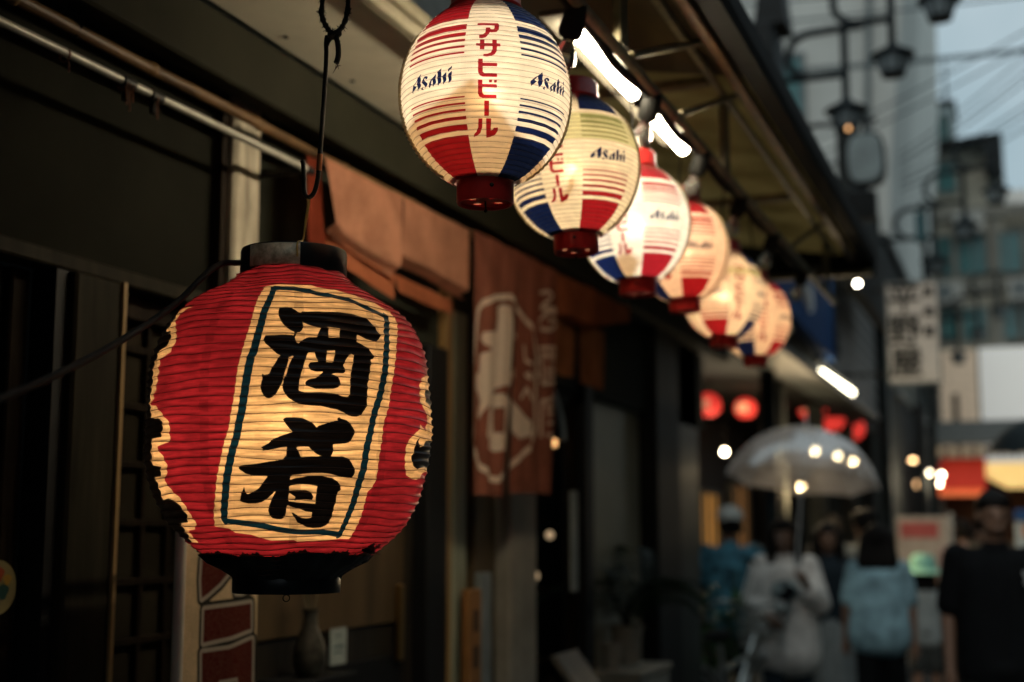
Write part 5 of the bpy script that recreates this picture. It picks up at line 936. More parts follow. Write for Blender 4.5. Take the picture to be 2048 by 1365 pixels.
globe((-1.86, 20.8, 2.30), 0.0275, 'white lamp pair beyond the clear umbrella, second', (.92, 1, .95), 13.0)
globe((-1.56, 20.8, 2.60), 0.0300, 'orange slanted lamp beside the dark post under the shop signs', (1, .62, .28), 11.7, (1.7, 1, .8))
globe((-1.53, 20.9, 2.25), 0.0300, 'orange lamp glow low beside the dark post', (1, .55, .25), 5.7, (.8, 1, 1.8))
globe((-1.33, 21.0, 2.42), 0.0350, 'bright lamp in front of the red stall awning, first of three', (1, .86, .6), 23.4)
globe((-1.18, 21.0, 2.39), 0.0275, 'bright lamp in front of the red stall awning, second of three', (1, .86, .6), 23.4)
globe((-1.22, 21.0, 2.26), 0.0275, 'bright lamp in front of the red stall awning, lowest of three', (1, .82, .55), 23.4)
lt = thing('tube_light', 'slanting bright tube light above the three red lanterns', 'tube light', (-1.8, 13.1, 3.08))
part('tube', MB().tube([(-1.8, 13.1, 3.08), (-1.83, 15.8, 3.14)], .03, 10), M('bright_tube', (.9, .9, .8), .5, emit=(1, .92, .68), estr=13), lt, True); part('tube_batten', MB().box(-1.86, -1.78, 13.0, 15.9, 3.17, 3.2), m_matte, lt)
# dark post and stall with striped edge
dp = thing('market_post', 'thick black post rising between orange lamp and red stall awning', 'post', (-1.45, 20.5, 0))
part('post', MB().box(-1.50, -1.36, 20.45, 20.6, 0, 3.4, .01), m_roof, dp); part('post_base', MB().box(-1.54, -1.32, 20.41, 20.64, 0, .2, .01), m_roof, dp)
sa = thing('market_stall', 'market stall with striped valance, red awning and glowing yellow panel', 'stall', (-.5, 23.5, 0))
part('roof', MB().prism([(23.2, 2.95), (26, 3.5), (26, 3.56), (23.2, 3.0)], 'x', -1.5, 2.2), M('stall_roof_cloth', (.10, .10, .09), .7), sa)
vm = MB().prism([(-.05, 0), (.05, 0), (.05, -.15), (0, -.19), (-.05, -.15)], 'y', -.01, .01).mesh('valance_strip')
for k in range(34): same('valance_strip', vm, M('valance_cream', (.42, .36, .26), .7) if k % 2 else M('valance_brown', (.16, .12, .09), .7), sa, (-1.42 + k * .105, 23.18, 2.93))
part('red_awning', MB().prism([(23.4, 2.75), (24.4, 2.70), (24.4, 2.65), (22.7, 2.22), (22.7, 2.28)], 'x', -1.42, -.62), M('glowing_awning_cloth', (.5, .035, .02), .7, emit=(1, .06, .02), estr=.14), sa)  # awning cloth glows a little to imitate the stall light
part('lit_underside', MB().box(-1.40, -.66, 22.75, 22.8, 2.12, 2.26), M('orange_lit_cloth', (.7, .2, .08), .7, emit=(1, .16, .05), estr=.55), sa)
part('yellow_panel', MB().prism([(-.85, 2.66), (2.0, 2.66), (2.0, 2.25), (-.30, 2.25), (-.62, 2.42)], 'y', 23.3, 23.34), M('glowing_yellow_panel', (.9, .7, .3), .6, emit=(1, .62, .2), estr=.8), sa)
for x in (-1.38, .2, 2.1): part('leg', MB().box(x, x + .06, 23.25, 23.31, 0, 2.95), m_frame, sa)
part('counter', MB().box(-1.3, 2.1, 23.6, 24.4, 0, 1.0, .02), m_dkfront, sa); part('back_cloth', MB().box(-1.4, 2.1, 25.0, 25.04, 0, 2.6), M('stall_back', (.10, .05, .03), .7), sa)
sv = thing('ice_box_sign', 'small blue and pale sign box behind the man in black', 'sign', (.05, 12.9, 1.6))
part('body', MB().box(-.12, .5, 12.9, 13.1, 1.35, 1.72, .01), M('pale_blue_box', (.34, .4, .42), .5), sv); part('blue_band', MB().box(-.12, .5, 12.88, 12.898, 1.66, 1.76), M('sign_blue', (.02, .07, .2), .5), sv); part('orange_patch', MB().box(-.06, .1, 12.88, 12.898, 1.52, 1.62), M('sign_orange', (.45, .2, .1), .5), sv)
part('post', MB().tube([(.2, 13.0, 0), (.2, 13.0, 1.35)], .03, 8), m_frame, sv)
mb_ = thing('menu_board', 'pale menu board with dull red heading behind the girl in mint hat', 'sign', (-1.0, 14.7, 0))
part('board', MB().box(-1.3, -.78, 14.7, 14.74, .75, 1.72, .01), M('menu_white', (.30, .27, .24), .6), mb_); part('heading', MB().box(-1.26, -.88, 14.69, 14.698, 1.5, 1.66), M('dull_red_print', (.28, .06, .06), .6), mb_); part('frame', MB().box(-.778, -.74, 14.69, 14.75, .1, 1.76), M('grey_frame', (.25, .27, .27), .5), mb_); part('foot', MB().box(-1.3, -1.26, 14.6, 14.85, 0, .75).box(-.82, -.782, 14.6, 14.85, 0, .75), m_frame, mb_)
# ------------------------------------------------------------------ people
def blob(name, shapes, voxel=.014, smooth=2):
    """closed shapes fused into one continuous skin; shapes: ('c',a,b,ra,rb) tapered limb, ('b',centre,radius,scale) rounded mass"""
    mb = MB()
    for s in shapes:
        if s[0] == 'c': mb.capsule(s[1], s[2], s[3], s[4], 14)
        else: mb.ball(s[1], s[2], 16, s[3])
    o = bpy.data.objects.new('skin', mb.mesh('skin')); COL.objects.link(o)
    m = o.modifiers.new('fuse', 'REMESH'); m.mode = 'VOXEL'; m.voxel_size = voxel; m.use_smooth_shade = True
    s_ = o.modifiers.new('soften', 'SMOOTH'); s_.factor = .5; s_.iterations = smooth
    bpy.context.view_layer.update(); me = bpy.data.meshes.new_from_object(o.evaluated_get(bpy.context.evaluated_depsgraph_get()))
    me.name = name; bpy.data.objects.remove(o); me.polygons.foreach_set('use_smooth', [True] * len(me.polygons)); return me
m_skin = M('skin', (.20, .115, .075), .5, var=.08, spec=.4); m_hair = M('black_hair', (.008, .007, .006), .7, spec=.1, var=.3, scale=60, stretch=(1, 1, .1))
m_eye = M('dark_eye', (.01, .008, .006), .2)
def mixv(a, b, t): return tuple(a[i] + (b[i] - a[i]) * t for i in range(3))
def person(label, pos, face, H, top, bottom, hair='short', sleeve='short', legs=(0, 0), arms=None, skirt=None, topmat=None, botmat=None, hat=None, shoes=None, topflare=.0, group=None, female=False, lean=0.0):
    """face: heading in degrees, 0 looks towards -y (at the viewer), 180 walks away. legs: stride of the two feet (metres, + is ahead).
    arms: per side (elbow, wrist) relative to the shoulder"""
    S = H / 1.70; t = thing('person', label, 'person', (pos[0], pos[1], 0), group); t.rotation_euler = (R(lean), 0, R(face))
    sh = .165 if female else .185; hp = .088
    sc = lambda v: tuple(c * S for c in v)
    J = {}
    for i, s in enumerate((-1, 1)):
        J['sh', s] = (s * sh, .01, 1.395); J['hip', s] = (s * hp, 0, .90); f = legs[i]
        J['kn', s] = (s * (hp + .008), -.02 - f * .55, .485 + abs(f) * .03); J['an', s] = (s * (hp + .012), -f + .02, .085 + (max(0, -f) * .25)); J['toe', s] = (s * (hp + .03), -f - .14, .035 + max(0, -f) * .05)
        el, wr = (arms or {}).get(s, ((s * .05, .02, -.29), (s * .06, -.05, -.54)))
        J['el', s] = tuple(J['sh', s][k] + el[k] for k in range(3)); J['wr', s] = tuple(J['sh', s][k] + wr[k] for k in range(3))
    hd = (0, -.012, 1.595)
    body = [('b', sc((0, 0, .93)), .135 * S, (1.12, .82, .9)), ('c', sc((-.06, 0, 1.0)), sc((-.075, .005, 1.30)), .095 * S, .105 * S), ('c', sc((.06, 0, 1.0)), sc((.075, .005, 1.30)), .095 * S, .105 * S), ('c', sc((-sh, .01, 1.385)), sc((sh, .01, 1.385)), .055 * S, .055 * S),
            ('c', sc((0, .012, 1.38)), sc((0, -.002, 1.53)), .055 * S, .048 * S), ('b', sc((0, .005, 1.615)), .098 * S, (.80, .98, 1.02)), ('b', sc((0, -.03, 1.555)), .068 * S, (.88, .98, 1.05)), ('c', sc((0, -.094, 1.60)), sc((0, -.112, 1.572)), .009 * S, .014 * S), ('b', sc((0, -.095, 1.53)), .02 * S, (1.2, .6, .5))]
    for s in (-1, 1):
        body.append(('b', sc((s * .079, .01, 1.59)), .024 * S, (.35, .7, 1.1)))
        body += [('c', sc(J['sh', s]), sc(J['el', s]), .05 * S, .037 * S), ('c', sc(J['el', s]), sc(J['wr', s]), .038 * S, .026 * S)]
        d = Vector(J['wr', s]) - Vector(J['el', s]); d.normalize(); w = Vector(J['wr', s]); sd_ = Vector((1, 0, 0)).cross(d); sd_ = sd_.normalized() if sd_.length > .2 else Vector((0, 1, 0))
        body.append(('c', sc(w + d * .01), sc(w + d * .075), .028 * S, .036 * S))
        for k in range(4):
            b0 = w + d * .085 + sd_ * (k - 1.5) * .019; l = (.062, .072, .068, .052)[k]; mid = b0 + d * l * .55 + Vector((-s * .006, 0, 0)); body += [('c', sc(b0), sc(mid), .0095 * S, .009 * S), ('c', sc(mid), sc(mid + d * l * .4 + Vector((-s * .014, 0, 0))), .009 * S, .0075 * S)]
        body.append(('c', sc(w + d * .03 - sd_ * .03), sc(w + d * .075 - sd_ * .055 + Vector((-s * .012, 0, 0))), .012 * S, .009 * S))
        body += [('c', sc(J['hip', s]), sc(J['kn', s]), .085 * S, .055 * S), ('c', sc(J['kn', s]), sc(J['an', s]), .056 * S, .038 * S), ('c', sc(J['an', s]), sc(J['toe', s]), .038 * S, .03 * S)]
    put('body', blob('body', body, .0115 * max(S, .8)), m_skin, t)
    for s in (-1, 1): put('eye', MB().ball(sc((s * .031, -.0905, 1.6)), .0105 * S, 8, (1.2, .5, .7)).mesh('eye', True), m_eye, t)
    # clothes
    g = .018
    if top:
        hem = top
        c = [('c', sc((-.062, 0, hem)), sc((-.078, .005, 1.31)), (.11 + g + topflare) * S, (.108 + g) * S), ('c', sc((.062, 0, hem)), sc((.078, .005, 1.31)), (.11 + g + topflare) * S, (.108 + g) * S), ('c', sc((-sh, .01, 1.375)), sc((sh, .01, 1.375)), .068 * S, .068 * S), ('c', sc((0, .012, 1.38)), sc((0, .008, 1.445)), .078 * S, .062 * S)]
        c.append(('c', sc((0, 0, hem)), sc((0, .005, 1.31)), (.112 + g + topflare) * S, (.108 + g) * S))
        if topflare: c.append(('b', sc((0, 0, hem)), (.17 + topflare) * S, (1.08, .85, .5)))
        for s in (-1, 1):
            e, w = J['el', s], J['wr', s]
            if sleeve == 'long': c += [('c', sc(J['sh', s]), sc(e), .068 * S, .062 * S), ('c', sc(e), sc(mixv(e, w, .93)), .062 * S, .045 * S)]
            elif sleeve == 'wide': c += [('c', sc(J['sh', s]), sc(e), .075 * S, .085 * S), ('c', sc(e), sc(mixv(e, w, .55)), .085 * S, .075 * S)]
            else: c.append(('c', sc(J['sh', s]), sc(mixv(J['sh', s], e, .8)), .07 * S, .066 * S))
        put('shirt', blob('shirt', c, .014), topmat, t)
    if bottom == 'trousers':
        c = [('b', sc((0, 0, .93)), .155 * S, (1.12, .86, .85))]
        for s in (-1, 1): c += [('c', sc(J['hip', s]), sc(J['kn', s]), .1 * S, .078 * S), ('c', sc(J['kn', s]), sc(mixv(J['kn', s], J['an', s], .88)), .078 * S, .068 * S)]
        put('trousers', blob('trousers', c, .014), botmat, t)
    elif bottom == 'shorts':
        c = [('b', sc((0, 0, .93)), .155 * S, (1.12, .86, .85))]
        for s in (-1, 1): c.append(('c', sc(J['hip', s]), sc(mixv(J['hip', s], J['kn', s], .8)), .105 * S, .095 * S))
        put('shorts', blob('shorts', c, .014), botmat, t)
    elif bottom == 'skirt':
        mb = MB(); n = 48; pr_s = [(.135, 1.02), (.17, .9), (.20, .65), (.24, .38), (.27, .22), (.262, .22), (.19, .65), (.16, .9), (.13, 1.02)]
        vs = []
        for r_, z in pr_s:
            for k in range(n): a = 2 * math.pi * k / n; rr = r_ * (1 + (.06 * math.sin(9 * a) if z < .8 else 0)); vs.append(sc((rr * math.cos(a), rr * .82 * math.sin(a), z)))
        mb.add(vs, [(i * n + k, i * n + (k + 1) % n, (i + 1) * n + (k + 1) % n, (i + 1) * n + k) for i in range(len(pr_s) - 1) for k in range(n)]); put('skirt', mb.mesh('skirt', True), botmat, t)
    for s in (-1, 1):
        a = J['an', s]; put('shoe', blob('shoe', [('c', sc((a[0], a[1] + .02, a[2] - .03)), sc((J['toe', s][0], J['toe', s][1] - .02, J['toe', s][2])), .045 * S, .04 * S), ('c', sc(a), sc((a[0], a[1] + .01, a[2] - .03)), .045 * S, .048 * S)], .012), shoes or m_matte, t)
    h = [('b', sc((0, .022, 1.634)), .102 * S, (.84, .98, .95)), ('c', sc((-.045, -.045, 1.668)), sc((.045, -.045, 1.668)), .034 * S, .034 * S)]
    for k in range(7): a_ = R(200 + 23 * k); h.append(('b', sc((.068 * math.cos(a_), .01 + .085 * math.sin(a_), 1.652 + .008 * math.sin(k * 2.3 + H * 30))), .021 * S, (1, 1, 1.3)))
    if hair == 'long':
        for x in (-.075, -.03, .03, .075): h.append(('c', sc((x, .035, 1.62)), sc((x * 1.35, .075, 1.30)), .055 * S, .05 * S))
        for s in (-1, 1): h.append(('c', sc((s * .078, -.02, 1.62)), sc((s * .105, -.06, 1.28)), .028 * S, .032 * S))
    elif hair == 'bob':
        for x in (-.07, -.025, .025, .07): h.append(('c', sc((x, .035, 1.62)), sc((x * 1.3, .05, 1.44)), .058 * S, .062 * S))
        for s in (-1, 1): h.append(('c', sc((s * .08, 0, 1.62)), sc((s * .088, 0, 1.48)), .03 * S, .03 * S))
    elif hair == 'shaggy':
        for k in range(16): a = k * 2.4; h.append(('b', sc((.075 * math.cos(a), .03 + .07 * math.sin(a), 1.66 + .03 * math.sin(k * 1.9))), .038 * S, (1, 1, 1)))
    else: h.append(('c', sc((-.05, .06, 1.57)), sc((.05, .06, 1.57)), .04 * S, .04 * S))
    put('hair', blob('hair', h, .012), m_hair, t)
    if hat:
        kind, hm = hat
        if kind == 'cap':
            put('cap', blob('cap', [('b', sc((0, .01, 1.665)), .115 * S, (.9, 1.02, .72)), ('c', sc((-.05, -.12, 1.645)), sc((.05, -.12, 1.645)), .018 * S, .018 * S), ('c', sc((-.035, -.16, 1.635)), sc((.035, -.16, 1.635)), .014 * S, .014 * S)], .012), hm, t)
        else:
            put('hat', MB().lathe([(.0001, .12), (.07, .115), (.105, .08), (.115, .0), (.19, -.035), (.2, -.04), (.19, -.045), (.11, -.012), (.10, .07), (.0001, .105)], 32, c=(0, .005 * S, 1.645 * S)).mesh('hat', True), hm, t)
    return t, J, S
m_white_tee = M('white_print_tee', (.80, .76, .70), .8, var=.2, scale=9); m_dkjean = M('dark_denim', (.016, .028, .038), .75); m_bluebl = M('pale_blue_blouse', (.24, .40, .46), .8, var=.4, scale=7)
m_blk = M('black_cotton', (.006, .007, .008), .85, spec=.08); m_olive = M('dark_olive_cotton', (.03, .034, .026), .85)
# woman in the white top under the clear umbrella, reading her phone
w1, J, S = person('woman in oversized white top and dark jeans, looking at a phone under the clear umbrella', (-1.56, 9.3), 8, 1.64, .80, 'trousers', 'long', 'wide', (.10, -.06), {-1: ((-.07, 0, -.27), (.06, -.20, -.36)), 1: ((.06, -.10, -.26), (-.02, -.27, -.12))}, None, m_white_tee, m_dkjean, topflare=.05, female=True)
gp = blob('shirt_print', [('b', (0, -.140 * S, 1.22 * S), .10, (1.0, .22, .8)), ('b', (-.02, -.155 * S, 1.10 * S), .07, (1.0, .22, .6))], .012)
put('shirt_print', gp, M('grey_green_print', (.32, .40, .40), .8, var=.6, scale=22), w1)
ph = thing('phone', 'dark mobile phone held in front of the white top', 'phone', (-1.50, 8.98, 1.16)); ph.rotation_euler = (R(-35), R(35), 0)
put('case', MB().box(-.037, .037, -.005, .005, -.075, .075, .004).mesh('case'), m_blk, ph); put('screen', MB().box(-.033, .033, .0052, .006, -.07, .07).mesh('screen'), M('dim_screen', (.02, .02, .025), .1), ph)
# clear umbrella
um = thing('clear_umbrella', 'clear plastic umbrella shining with lamp light above the woman in white', 'umbrella', (-1.40, 9.12, 1.90)); um.rotation_euler = (R(-9), R(6), R(12))
g = NT('clear_umbrella_film'); tcn = g.n('ShaderNodeTexCoord'); nz = g.n('ShaderNodeTexNoise', {'Vector': tcn.outputs['Object'], 'Scale': 5.0, 'Detail': 5.0})
a = g.n('ShaderNodeBsdfTransparent', {'Color': (.94, .95, .95, 1)}); b = g.n('ShaderNodeBsdfGlossy', {'Color': (1, 1, 1, 1), 'Roughness': .22}); c = g.n('ShaderNodeBsdfTranslucent', {'Color': (.9, .8, .72, 1)}); d0 = g.n('ShaderNodeBsdfDiffuse', {'Color': (.95, .86, .80, 1)})
dd = g.n('ShaderNodeMixShader', {0: .5, 1: c.outputs[0], 2: d0.outputs[0]}); fr = g.n('ShaderNodeFresnel', {'IOR': 1.5}); f = g.math('ADD', g.math('MULTIPLY', fr.outputs[0], .28), .02)
x1 = g.n('ShaderNodeMixShader', {0: g.step(nz.outputs['Fac'], .3, .7, .30, .58), 1: a.outputs[0], 2: dd.outputs[0]}); x2 = g.n('ShaderNodeMixShader', {0: f, 1: x1.outputs[0], 2: b.outputs[0]}); g.out(x2.outputs[0])
can = []; nu, nv = 12, 64
for i in range(nu + 1):
    th = R(74) * i / nu; row = []
    for k in range(nv):
        a_ = 2 * math.pi * k / nv; sag = .035 * (i / nu) ** 1.5 * abs(math.sin(4 * a_)) ** .8; r_ = .50 * math.sin(th) / math.sin(R(74)) * (1 - sag); z = .50 * math.cos(th) - .50 * math.cos(R(74)) + sag * .5; row.append((r_ * math.cos(a_), r_ * math.sin(a_), z))
    can.append(row)
put('canopy', grid_mesh('canopy', np.array(can), True), MATS['clear_umbrella_film'], um)
m_whm = M('white_umbrella_frame', (.6, .6, .58), .4)
for k in range(8):
    a_ = 2 * math.pi * k / 8; put('rib', MB().tube([(.502 * math.sin(R(74) * j / 8) / math.sin(R(74)) * math.cos(a_), .502 * math.sin(R(74) * j / 8) / math.sin(R(74)) * math.sin(a_), .50 * math.cos(R(74) * j / 8) - .50 * math.cos(R(74)) - .004) for j in range(9)], .0028, 6).mesh('rib', True), m_whm, um)
    put('strut', MB().tube([(.01 * math.cos(a_), .01 * math.sin(a_), .02), (.25 * math.cos(a_), .25 * math.sin(a_), .29)], .002, 5).mesh('strut', True), m_whm, um)
put('shaft', MB().tube([(0, 0, .45), (0, 0, -.52)], .0055, 8).mesh('shaft', True), m_whm, um); put('ferrule', MB().tube([(0, 0, .36), (0, 0, .45)], [.008, .004], 8).mesh('ferrule', True), m_whm, um)
put('handle', MB().tube([(0, 0, -.52), (0, 0, -.6)] + arc((.04, 0, -.60), .04, R(180), R(350), 8), .011, 10).mesh('handle', True), m_whm, um)
# the others
person('long haired woman in navy jacket and pale skirt behind the woman in white top', (-1.46, 10.7), 10, 1.62, .95, 'skirt', 'long', 'long', (.05, -.02), None, None, M('navy_jacket', (.012, .022, .03), .8), M('pale_grey_skirt', (.24, .27, .27), .85), female=True)
person('man with shaggy dark hair and beige shirt, half hidden behind the blue blouse', (-1.24, 11.2), 200, 1.72, .90, 'trousers', 'shaggy', 'short', (.12, -.1), None, None, M('beige_shirt', (.26, .25, .20), .85), m_blk)
person('woman in pale blue peplum blouse and black trousers walking away', (-.99, 9.7), 184, 1.60, .93, 'trousers', 'bob', 'short', (.12, -.10), {-1: ((-.06, .03, -.27), (-.07, .0, -.52)), 1: ((.06, .03, -.27), (.08, -.06, -.51))}, None, m_bluebl, m_blk, topflare=.045, female=True)
person('girl in mint sun hat, grey vest and dark skirt pants', (-.87, 12.2), 186, 1.30, .88, 'shorts', 'bob', 'short', (.1, -.08), None, None, M('grey_vest', (.26, .30, .30), .85), M('charcoal_shorts', (.045, .05, .048), .85), hat=('sun', M('mint_hat_cloth', (.22, .48, .38), .8)), female=True, shoes=M('white_shoe', (.4, .42, .4), .6))
pm, Jm, Sm = person('man in black short sleeved shirt with small pale chest emblem, closest passer by', (-.17, 7.4), 12, 1.76, .86, 'trousers', 'short', 'short', (.05, -.1), None, None, m_blk, m_olive, topflare=.015)
em = MB().add([(.10, -.1475 * Sm, 1.30 * Sm + .035), (.135, -.1475 * Sm, 1.30 * Sm + .025), (.115, -.1475 * Sm, 1.30 * Sm), (.138, -.1475 * Sm, 1.30 * Sm - .01), (.13, -.1475 * Sm, 1.30 * Sm - .045), (.10, -.1475 * Sm, 1.30 * Sm - .03), (.112, -.1475 * Sm, 1.30 * Sm - .005), (.098, -.1475 * Sm, 1.30 * Sm + .015)], [(0, 1, 2, 7), (7, 2, 3, 6), (6, 3, 4, 5)])
put('shirt_emblem', em.mesh('shirt_emblem'), M('pale_emblem', (.35, .37, .37), .7), pm)
person('person in white cap and blue patterned shirt beside the stone column', (-2.12, 10.2), 205, 1.72, .90, 'trousers', 'short', 'short', (.05, -.05), {-1: ((-.07, -.05, -.25), (-.02, -.25, -.30)), 1: ((.07, -.05, -.25), (.02, -.25, -.3))}, None, M('blue_pattern_shirt', (.05, .17, .24), .8, var=.9, scale=14), m_dkjean, hat=('cap', M('white_cap_cloth', (.50, .54, .52), .8)))
person('person with pinkish top far behind the man in black', (-.62, 14.3), 170, 1.66, .92, 'trousers', 'short', 'short', (.06, -.06), None, None, M('dusty_pink_top', (.26, .20, .20), .85), m_blk)
person('person in dark clothes standing by the menu board in the distance', (-.80, 16.0), 15, 1.70, .92, 'trousers', 'short', 'long', (.02, -.02), None, None, M('dark_brown_jacket', (.04, .025, .02), .85), m_blk)
crowd = [((-1.75, 13.2), 190, 1.7, 'short', 'charcoal_tee', (.03, .032, .035), 'man in charcoal tee walking off between blue capped person and umbrella'), ((-1.45, 15.0), 10, 1.6, 'bob', 'cream_blouse', (.45, .42, .36), 'distant woman in cream blouse coming up the lane behind the umbrella group'), ((-1.15, 17.5), 175, 1.68, 'short', 'slate_shirt', (.06, .09, .11), 'distant man in slate shirt beyond the blue blouse'), ((-.55, 17.0), 8, 1.62, 'long', 'rose_dress', (.22, .08, .08), 'distant long haired woman in rose top near the red stall'), ((-.30, 13.4), 185, 1.72, 'short', 'mud_jacket', (.05, .045, .035), 'man in mud brown jacket showing past the shoulder of the man in black'), ((-.95, 19.0), 15, 1.66, 'shaggy', 'white_shirt_far', (.5, .5, .48), 'farthest visible man in a white shirt by the market post')]
for k, (p_, f_, h_, hr, mn, mc, lb) in enumerate(crowd):
    person(lb, p_, f_, h_, .92, 'trousers', hr, 'short' if k % 2 else 'long', (.1, -.08) if k % 2 else (.04, -.1), None, None, M(mn, mc, .85, spec=.1), m_blk if k % 2 else m_dkjean, female=hr in ('bob', 'long'))
# dark umbrella entering the frame
du = thing('black_umbrella', 'large black umbrella cut by the frame, carried above the man in black', 'umbrella', (.21, 9.6, 2.12)); du.rotation_euler = (R(4), R(-6), R(8))
can = []
for i in range(9):
    th = R(64) * i / 8; row = []
    for k in range(64):
        a_ = 2 * math.pi * k / 64; sag = .05 * (i / 8) ** 1.4 * abs(math.sin(4 * a_)) ** .8; r_ = .47 * math.sin(th) / math.sin(R(64)) * (1 - sag); row.append((r_ * math.cos(a_), r_ * math.sin(a_), .42 * (math.cos(th) - math.cos(R(64))) + sag * .4))
    can.append(row)
put('canopy', grid_mesh('canopy', np.array(can), True), M('black_umbrella_cloth', (.008, .014, .016), .6), du)
for k in range(8):
    a_ = 2 * math.pi * k / 8; put('rib', MB().tube([(.466 * math.sin(R(64) * j / 6) / math.sin(R(64)) * math.cos(a_), .466 * math.sin(R(64) * j / 6) / math.sin(R(64)) * math.sin(a_), .42 * (math.cos(R(64) * j / 6) - math.cos(R(64))) - .006) for j in range(7)], .003, 6).mesh('rib', True), m_iron, du)
put('shaft', MB().tube([(0, 0, .28), (0, 0, -.6)], .006, 8).mesh('shaft', True), m_iron, du); put('handle', MB().tube([(0, 0, -.6), (0, 0, -.66)] + arc((.035, 0, -.66), .035, R(180), R(350), 8), .011, 10).mesh('handle', True), m_blk, du)
person('person carrying the black umbrella, at the very edge of the frame', (.30, 9.75), 5, 1.66, .92, 'trousers', 'short', 'long', (.02, -.04), {-1: ((-.02, -.04, -.24), (.03, -.18, .08)), 1: ((.05, .02, -.28), (.06, -.05, -.53))}, None, M('dark_grey_coat', (.03, .032, .035), .85), m_blk)

# ------------------------------------------------------------------ greenery, bicycle
gpot = thing('potted_shrub', 'leafy green shrub in a pot beside the dark stone column', 'plant', (-1.98, 9.0, 0.1))
part('pot', MB().lathe([(.0001, .1), (.15, .1), (.2, .45), (.21, .45), (.21, .42), (.0001, .40)], 20, c=(-1.98, 9.0, 0)), M('grey_plant_pot', (.2, .2, .19), .7), gpot, True)
stems = MB(); tips = []
for k in range(16):
    a_ = k * 2.4; r_ = random.uniform(.12, .32); z = random.uniform(.95, 1.38); q = spline([(-1.98, 9.0, .4), (-1.98 + r_ * .4 * math.cos(a_), 9.0 + r_ * .4 * math.sin(a_), .75), (-1.98 + r_ * math.cos(a_), 9.0 + r_ * math.sin(a_), z)], 5); stems.tube(q, .005, 5); tips += q[4:]
part('stems', stems, M('green_stem', (.05, .09, .03), .7), gpot, True)
leaf = MB().add([(0, 0, 0), (.03, .022, .008), (.085, .0, -.012), (.03, -.022, .008), (.045, 0, .002)], [(0, 1, 4), (1, 2, 4), (2, 3, 4), (3, 0, 4)]).mesh('leaf'); lms = [M('leaf_green', (.055, .14, .028), .5, var=.35), M('leaf_green_deep', (.02, .06, .015), .5, var=.35)]
for k in range(150):
    p_ = random.choice(tips); same('leaf', leaf, lms[0 if random.random() < .45 else 1], gpot, (p_.x + random.uniform(-.05, .05), p_.y + random.uniform(-.05, .05), p_.z + random.uniform(-.05, .05)), (random.uniform(-.8, .8), random.uniform(-.6, .9), random.uniform(0, 6.28)), (random.uniform(.8, 1.5),) * 3)
bk = thing('bicycle', 'parked silver bicycle with pale front basket beside the potted shrub', 'bicycle', (-1.78, 8.6, .1)); bk.rotation_euler = (0, 0, R(80))
wh = MB().tube(arc((0, 0, 0), .31, 0, 2 * math.pi, 40), .017, 8).mesh('wheel', True); rim = MB().tube(arc((0, 0, 0), .29, 0, 2 * math.pi, 40), .009, 6).mesh('rim', True); spm = MB().tube([(0, 0, 0), (0, 0, .29)], .0016, 4).mesh('spoke')
bp = lambda n, mb, mt=m_steel, par=bk: put(n, mb.mesh(n, True), mt, par)
for x in (-.52, .52):
    w_ = put('wheel', wh, m_matte, bk, (x, 0, .33)); put('rim', rim, m_steel, w_); 
    for k in range(16): put('spoke', spm, m_steel, w_).rotation_euler = (0, k * math.pi / 8, 0)
bp('frame', MB().tube([(.40, 0, .82), (-.08, 0, .30), (-.22, 0, .78)], .016, 8).tube([(.38, 0, .70), (-.20, 0, .62)], .014, 8).tube([(-.08, 0, .30), (-.52, 0, .33)], .01, 6).tube([(-.52, 0, .33), (-.20, 0, .70)], .009, 6).tube([(.36, 0, .92), (.42, 0, .72), (.52, 0, .33)], .014, 8))
bp('saddle', MB().ball((-.24, 0, .84), .11, 14, (1.2, .75, .35)), m_matte); bp('handlebar', MB().tube(spline([(.20, -.26, .98), (.34, -.2, 1.02), (.36, 0, .98), (.34, .2, 1.02), (.20, .26, .98)], 5), .011, 8)); 
bas = MB()
for z, w_ in ((.72, .13), (.80, .145), (.88, .16), (.96, .175)): bas.tube([(.48, -w_, z), (.78, -w_, z), (.78, w_, z), (.48, w_, z), (.48, -w_, z)], .005, 5)
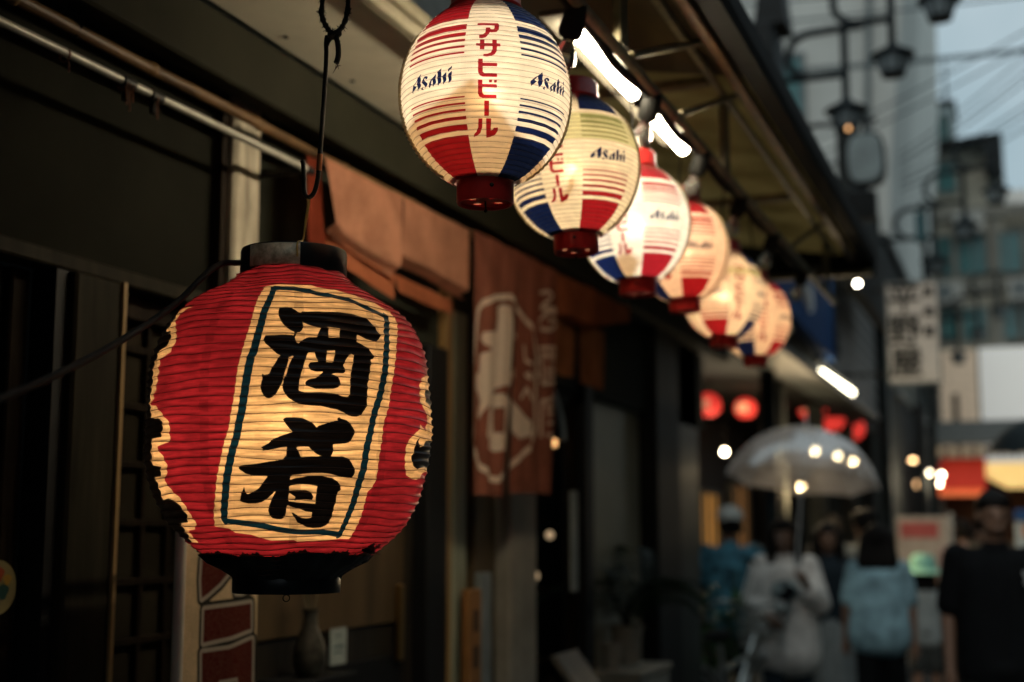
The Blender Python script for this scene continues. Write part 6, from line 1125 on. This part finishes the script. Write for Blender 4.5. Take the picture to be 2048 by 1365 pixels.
for k in range(9):
    u = -1 + k / 4; bas.tube([(.78, u * .13, .72), (.78, u * .175, .96)], .004, 5); bas.tube([(.48 + .0375 * k, -.13, .72), (.48 + .0375 * k, -.175, .96)], .004, 5); bas.tube([(.48 + .0375 * k, .13, .72), (.48 + .0375 * k, .175, .96)], .004, 5)
bp('basket', bas, M('pale_basket_wire', (.5, .5, .46), .5)); bp('mudguard', MB().tube(arc((.52, 0, .33), .34, R(30), R(150), 12), .014, 6), m_steel); bp('mudguard', MB().tube(arc((-.52, 0, .33), .34, R(20), R(160), 12), .014, 6), m_steel)
bp('pedal', MB().tube([(-.08, -.06, .30), (-.02, -.06, .16)], .009, 6).tube([(-.02, -.06, .16), (-.02, -.15, .16)], .016, 6), m_matte); bp('lamp', MB().ball((.5, 0, .66), .04, 10), m_whm)
tote = thing('white_bag', 'white carrier bag sitting in the bicycle basket', 'bag', (-1.68, 9.22, .84)); put('bag', blob('bag', [('b', (0, 0, .08), .13, (1, .9, .8)), ('b', (.04, .02, .16), .08, (1, 1, .8)), ('b', (-.05, 0, .17), .06, (1, 1, 1))], .015), M('white_bag_plastic', (.5, .5, .46), .5), tote)
# more people stand by the market post, too small to show faces
# tall stacked crates beside the shrub
cr0 = thing('plastic_crate', 'grey plastic crate, lower of the two stacked behind the bicycle', 'crate', (-2.12, 8.75, .1), 'crates stacked behind the bicycle')
put('side_wall', MB().box(-.2, .2, -.15, -.135, 0, .28, .003).mesh('side_wall'), M('grey_crate', (.17, .18, .18), .6), cr0); put('side_wall', MB().box(-.2, .2, .135, .15, 0, .28, .003).mesh('side_wall'), MATS['grey_crate'], cr0)
put('end_wall', MB().box(-.2, -.185, -.134, .134, 0, .28, .003).mesh('end_wall'), MATS['grey_crate'], cr0); put('end_wall', MB().box(.185, .2, -.134, .134, 0, .28, .003).mesh('end_wall'), MATS['grey_crate'], cr0); put('floor', MB().box(-.184, .184, -.134, .134, 0, .015).mesh('floor'), MATS['grey_crate'], cr0)
cr1 = copy_tree(cr0); cr1.location = (-2.12, 8.75, .385); cr1['label'] = 'grey plastic crate, upper of the two stacked behind the bicycle'
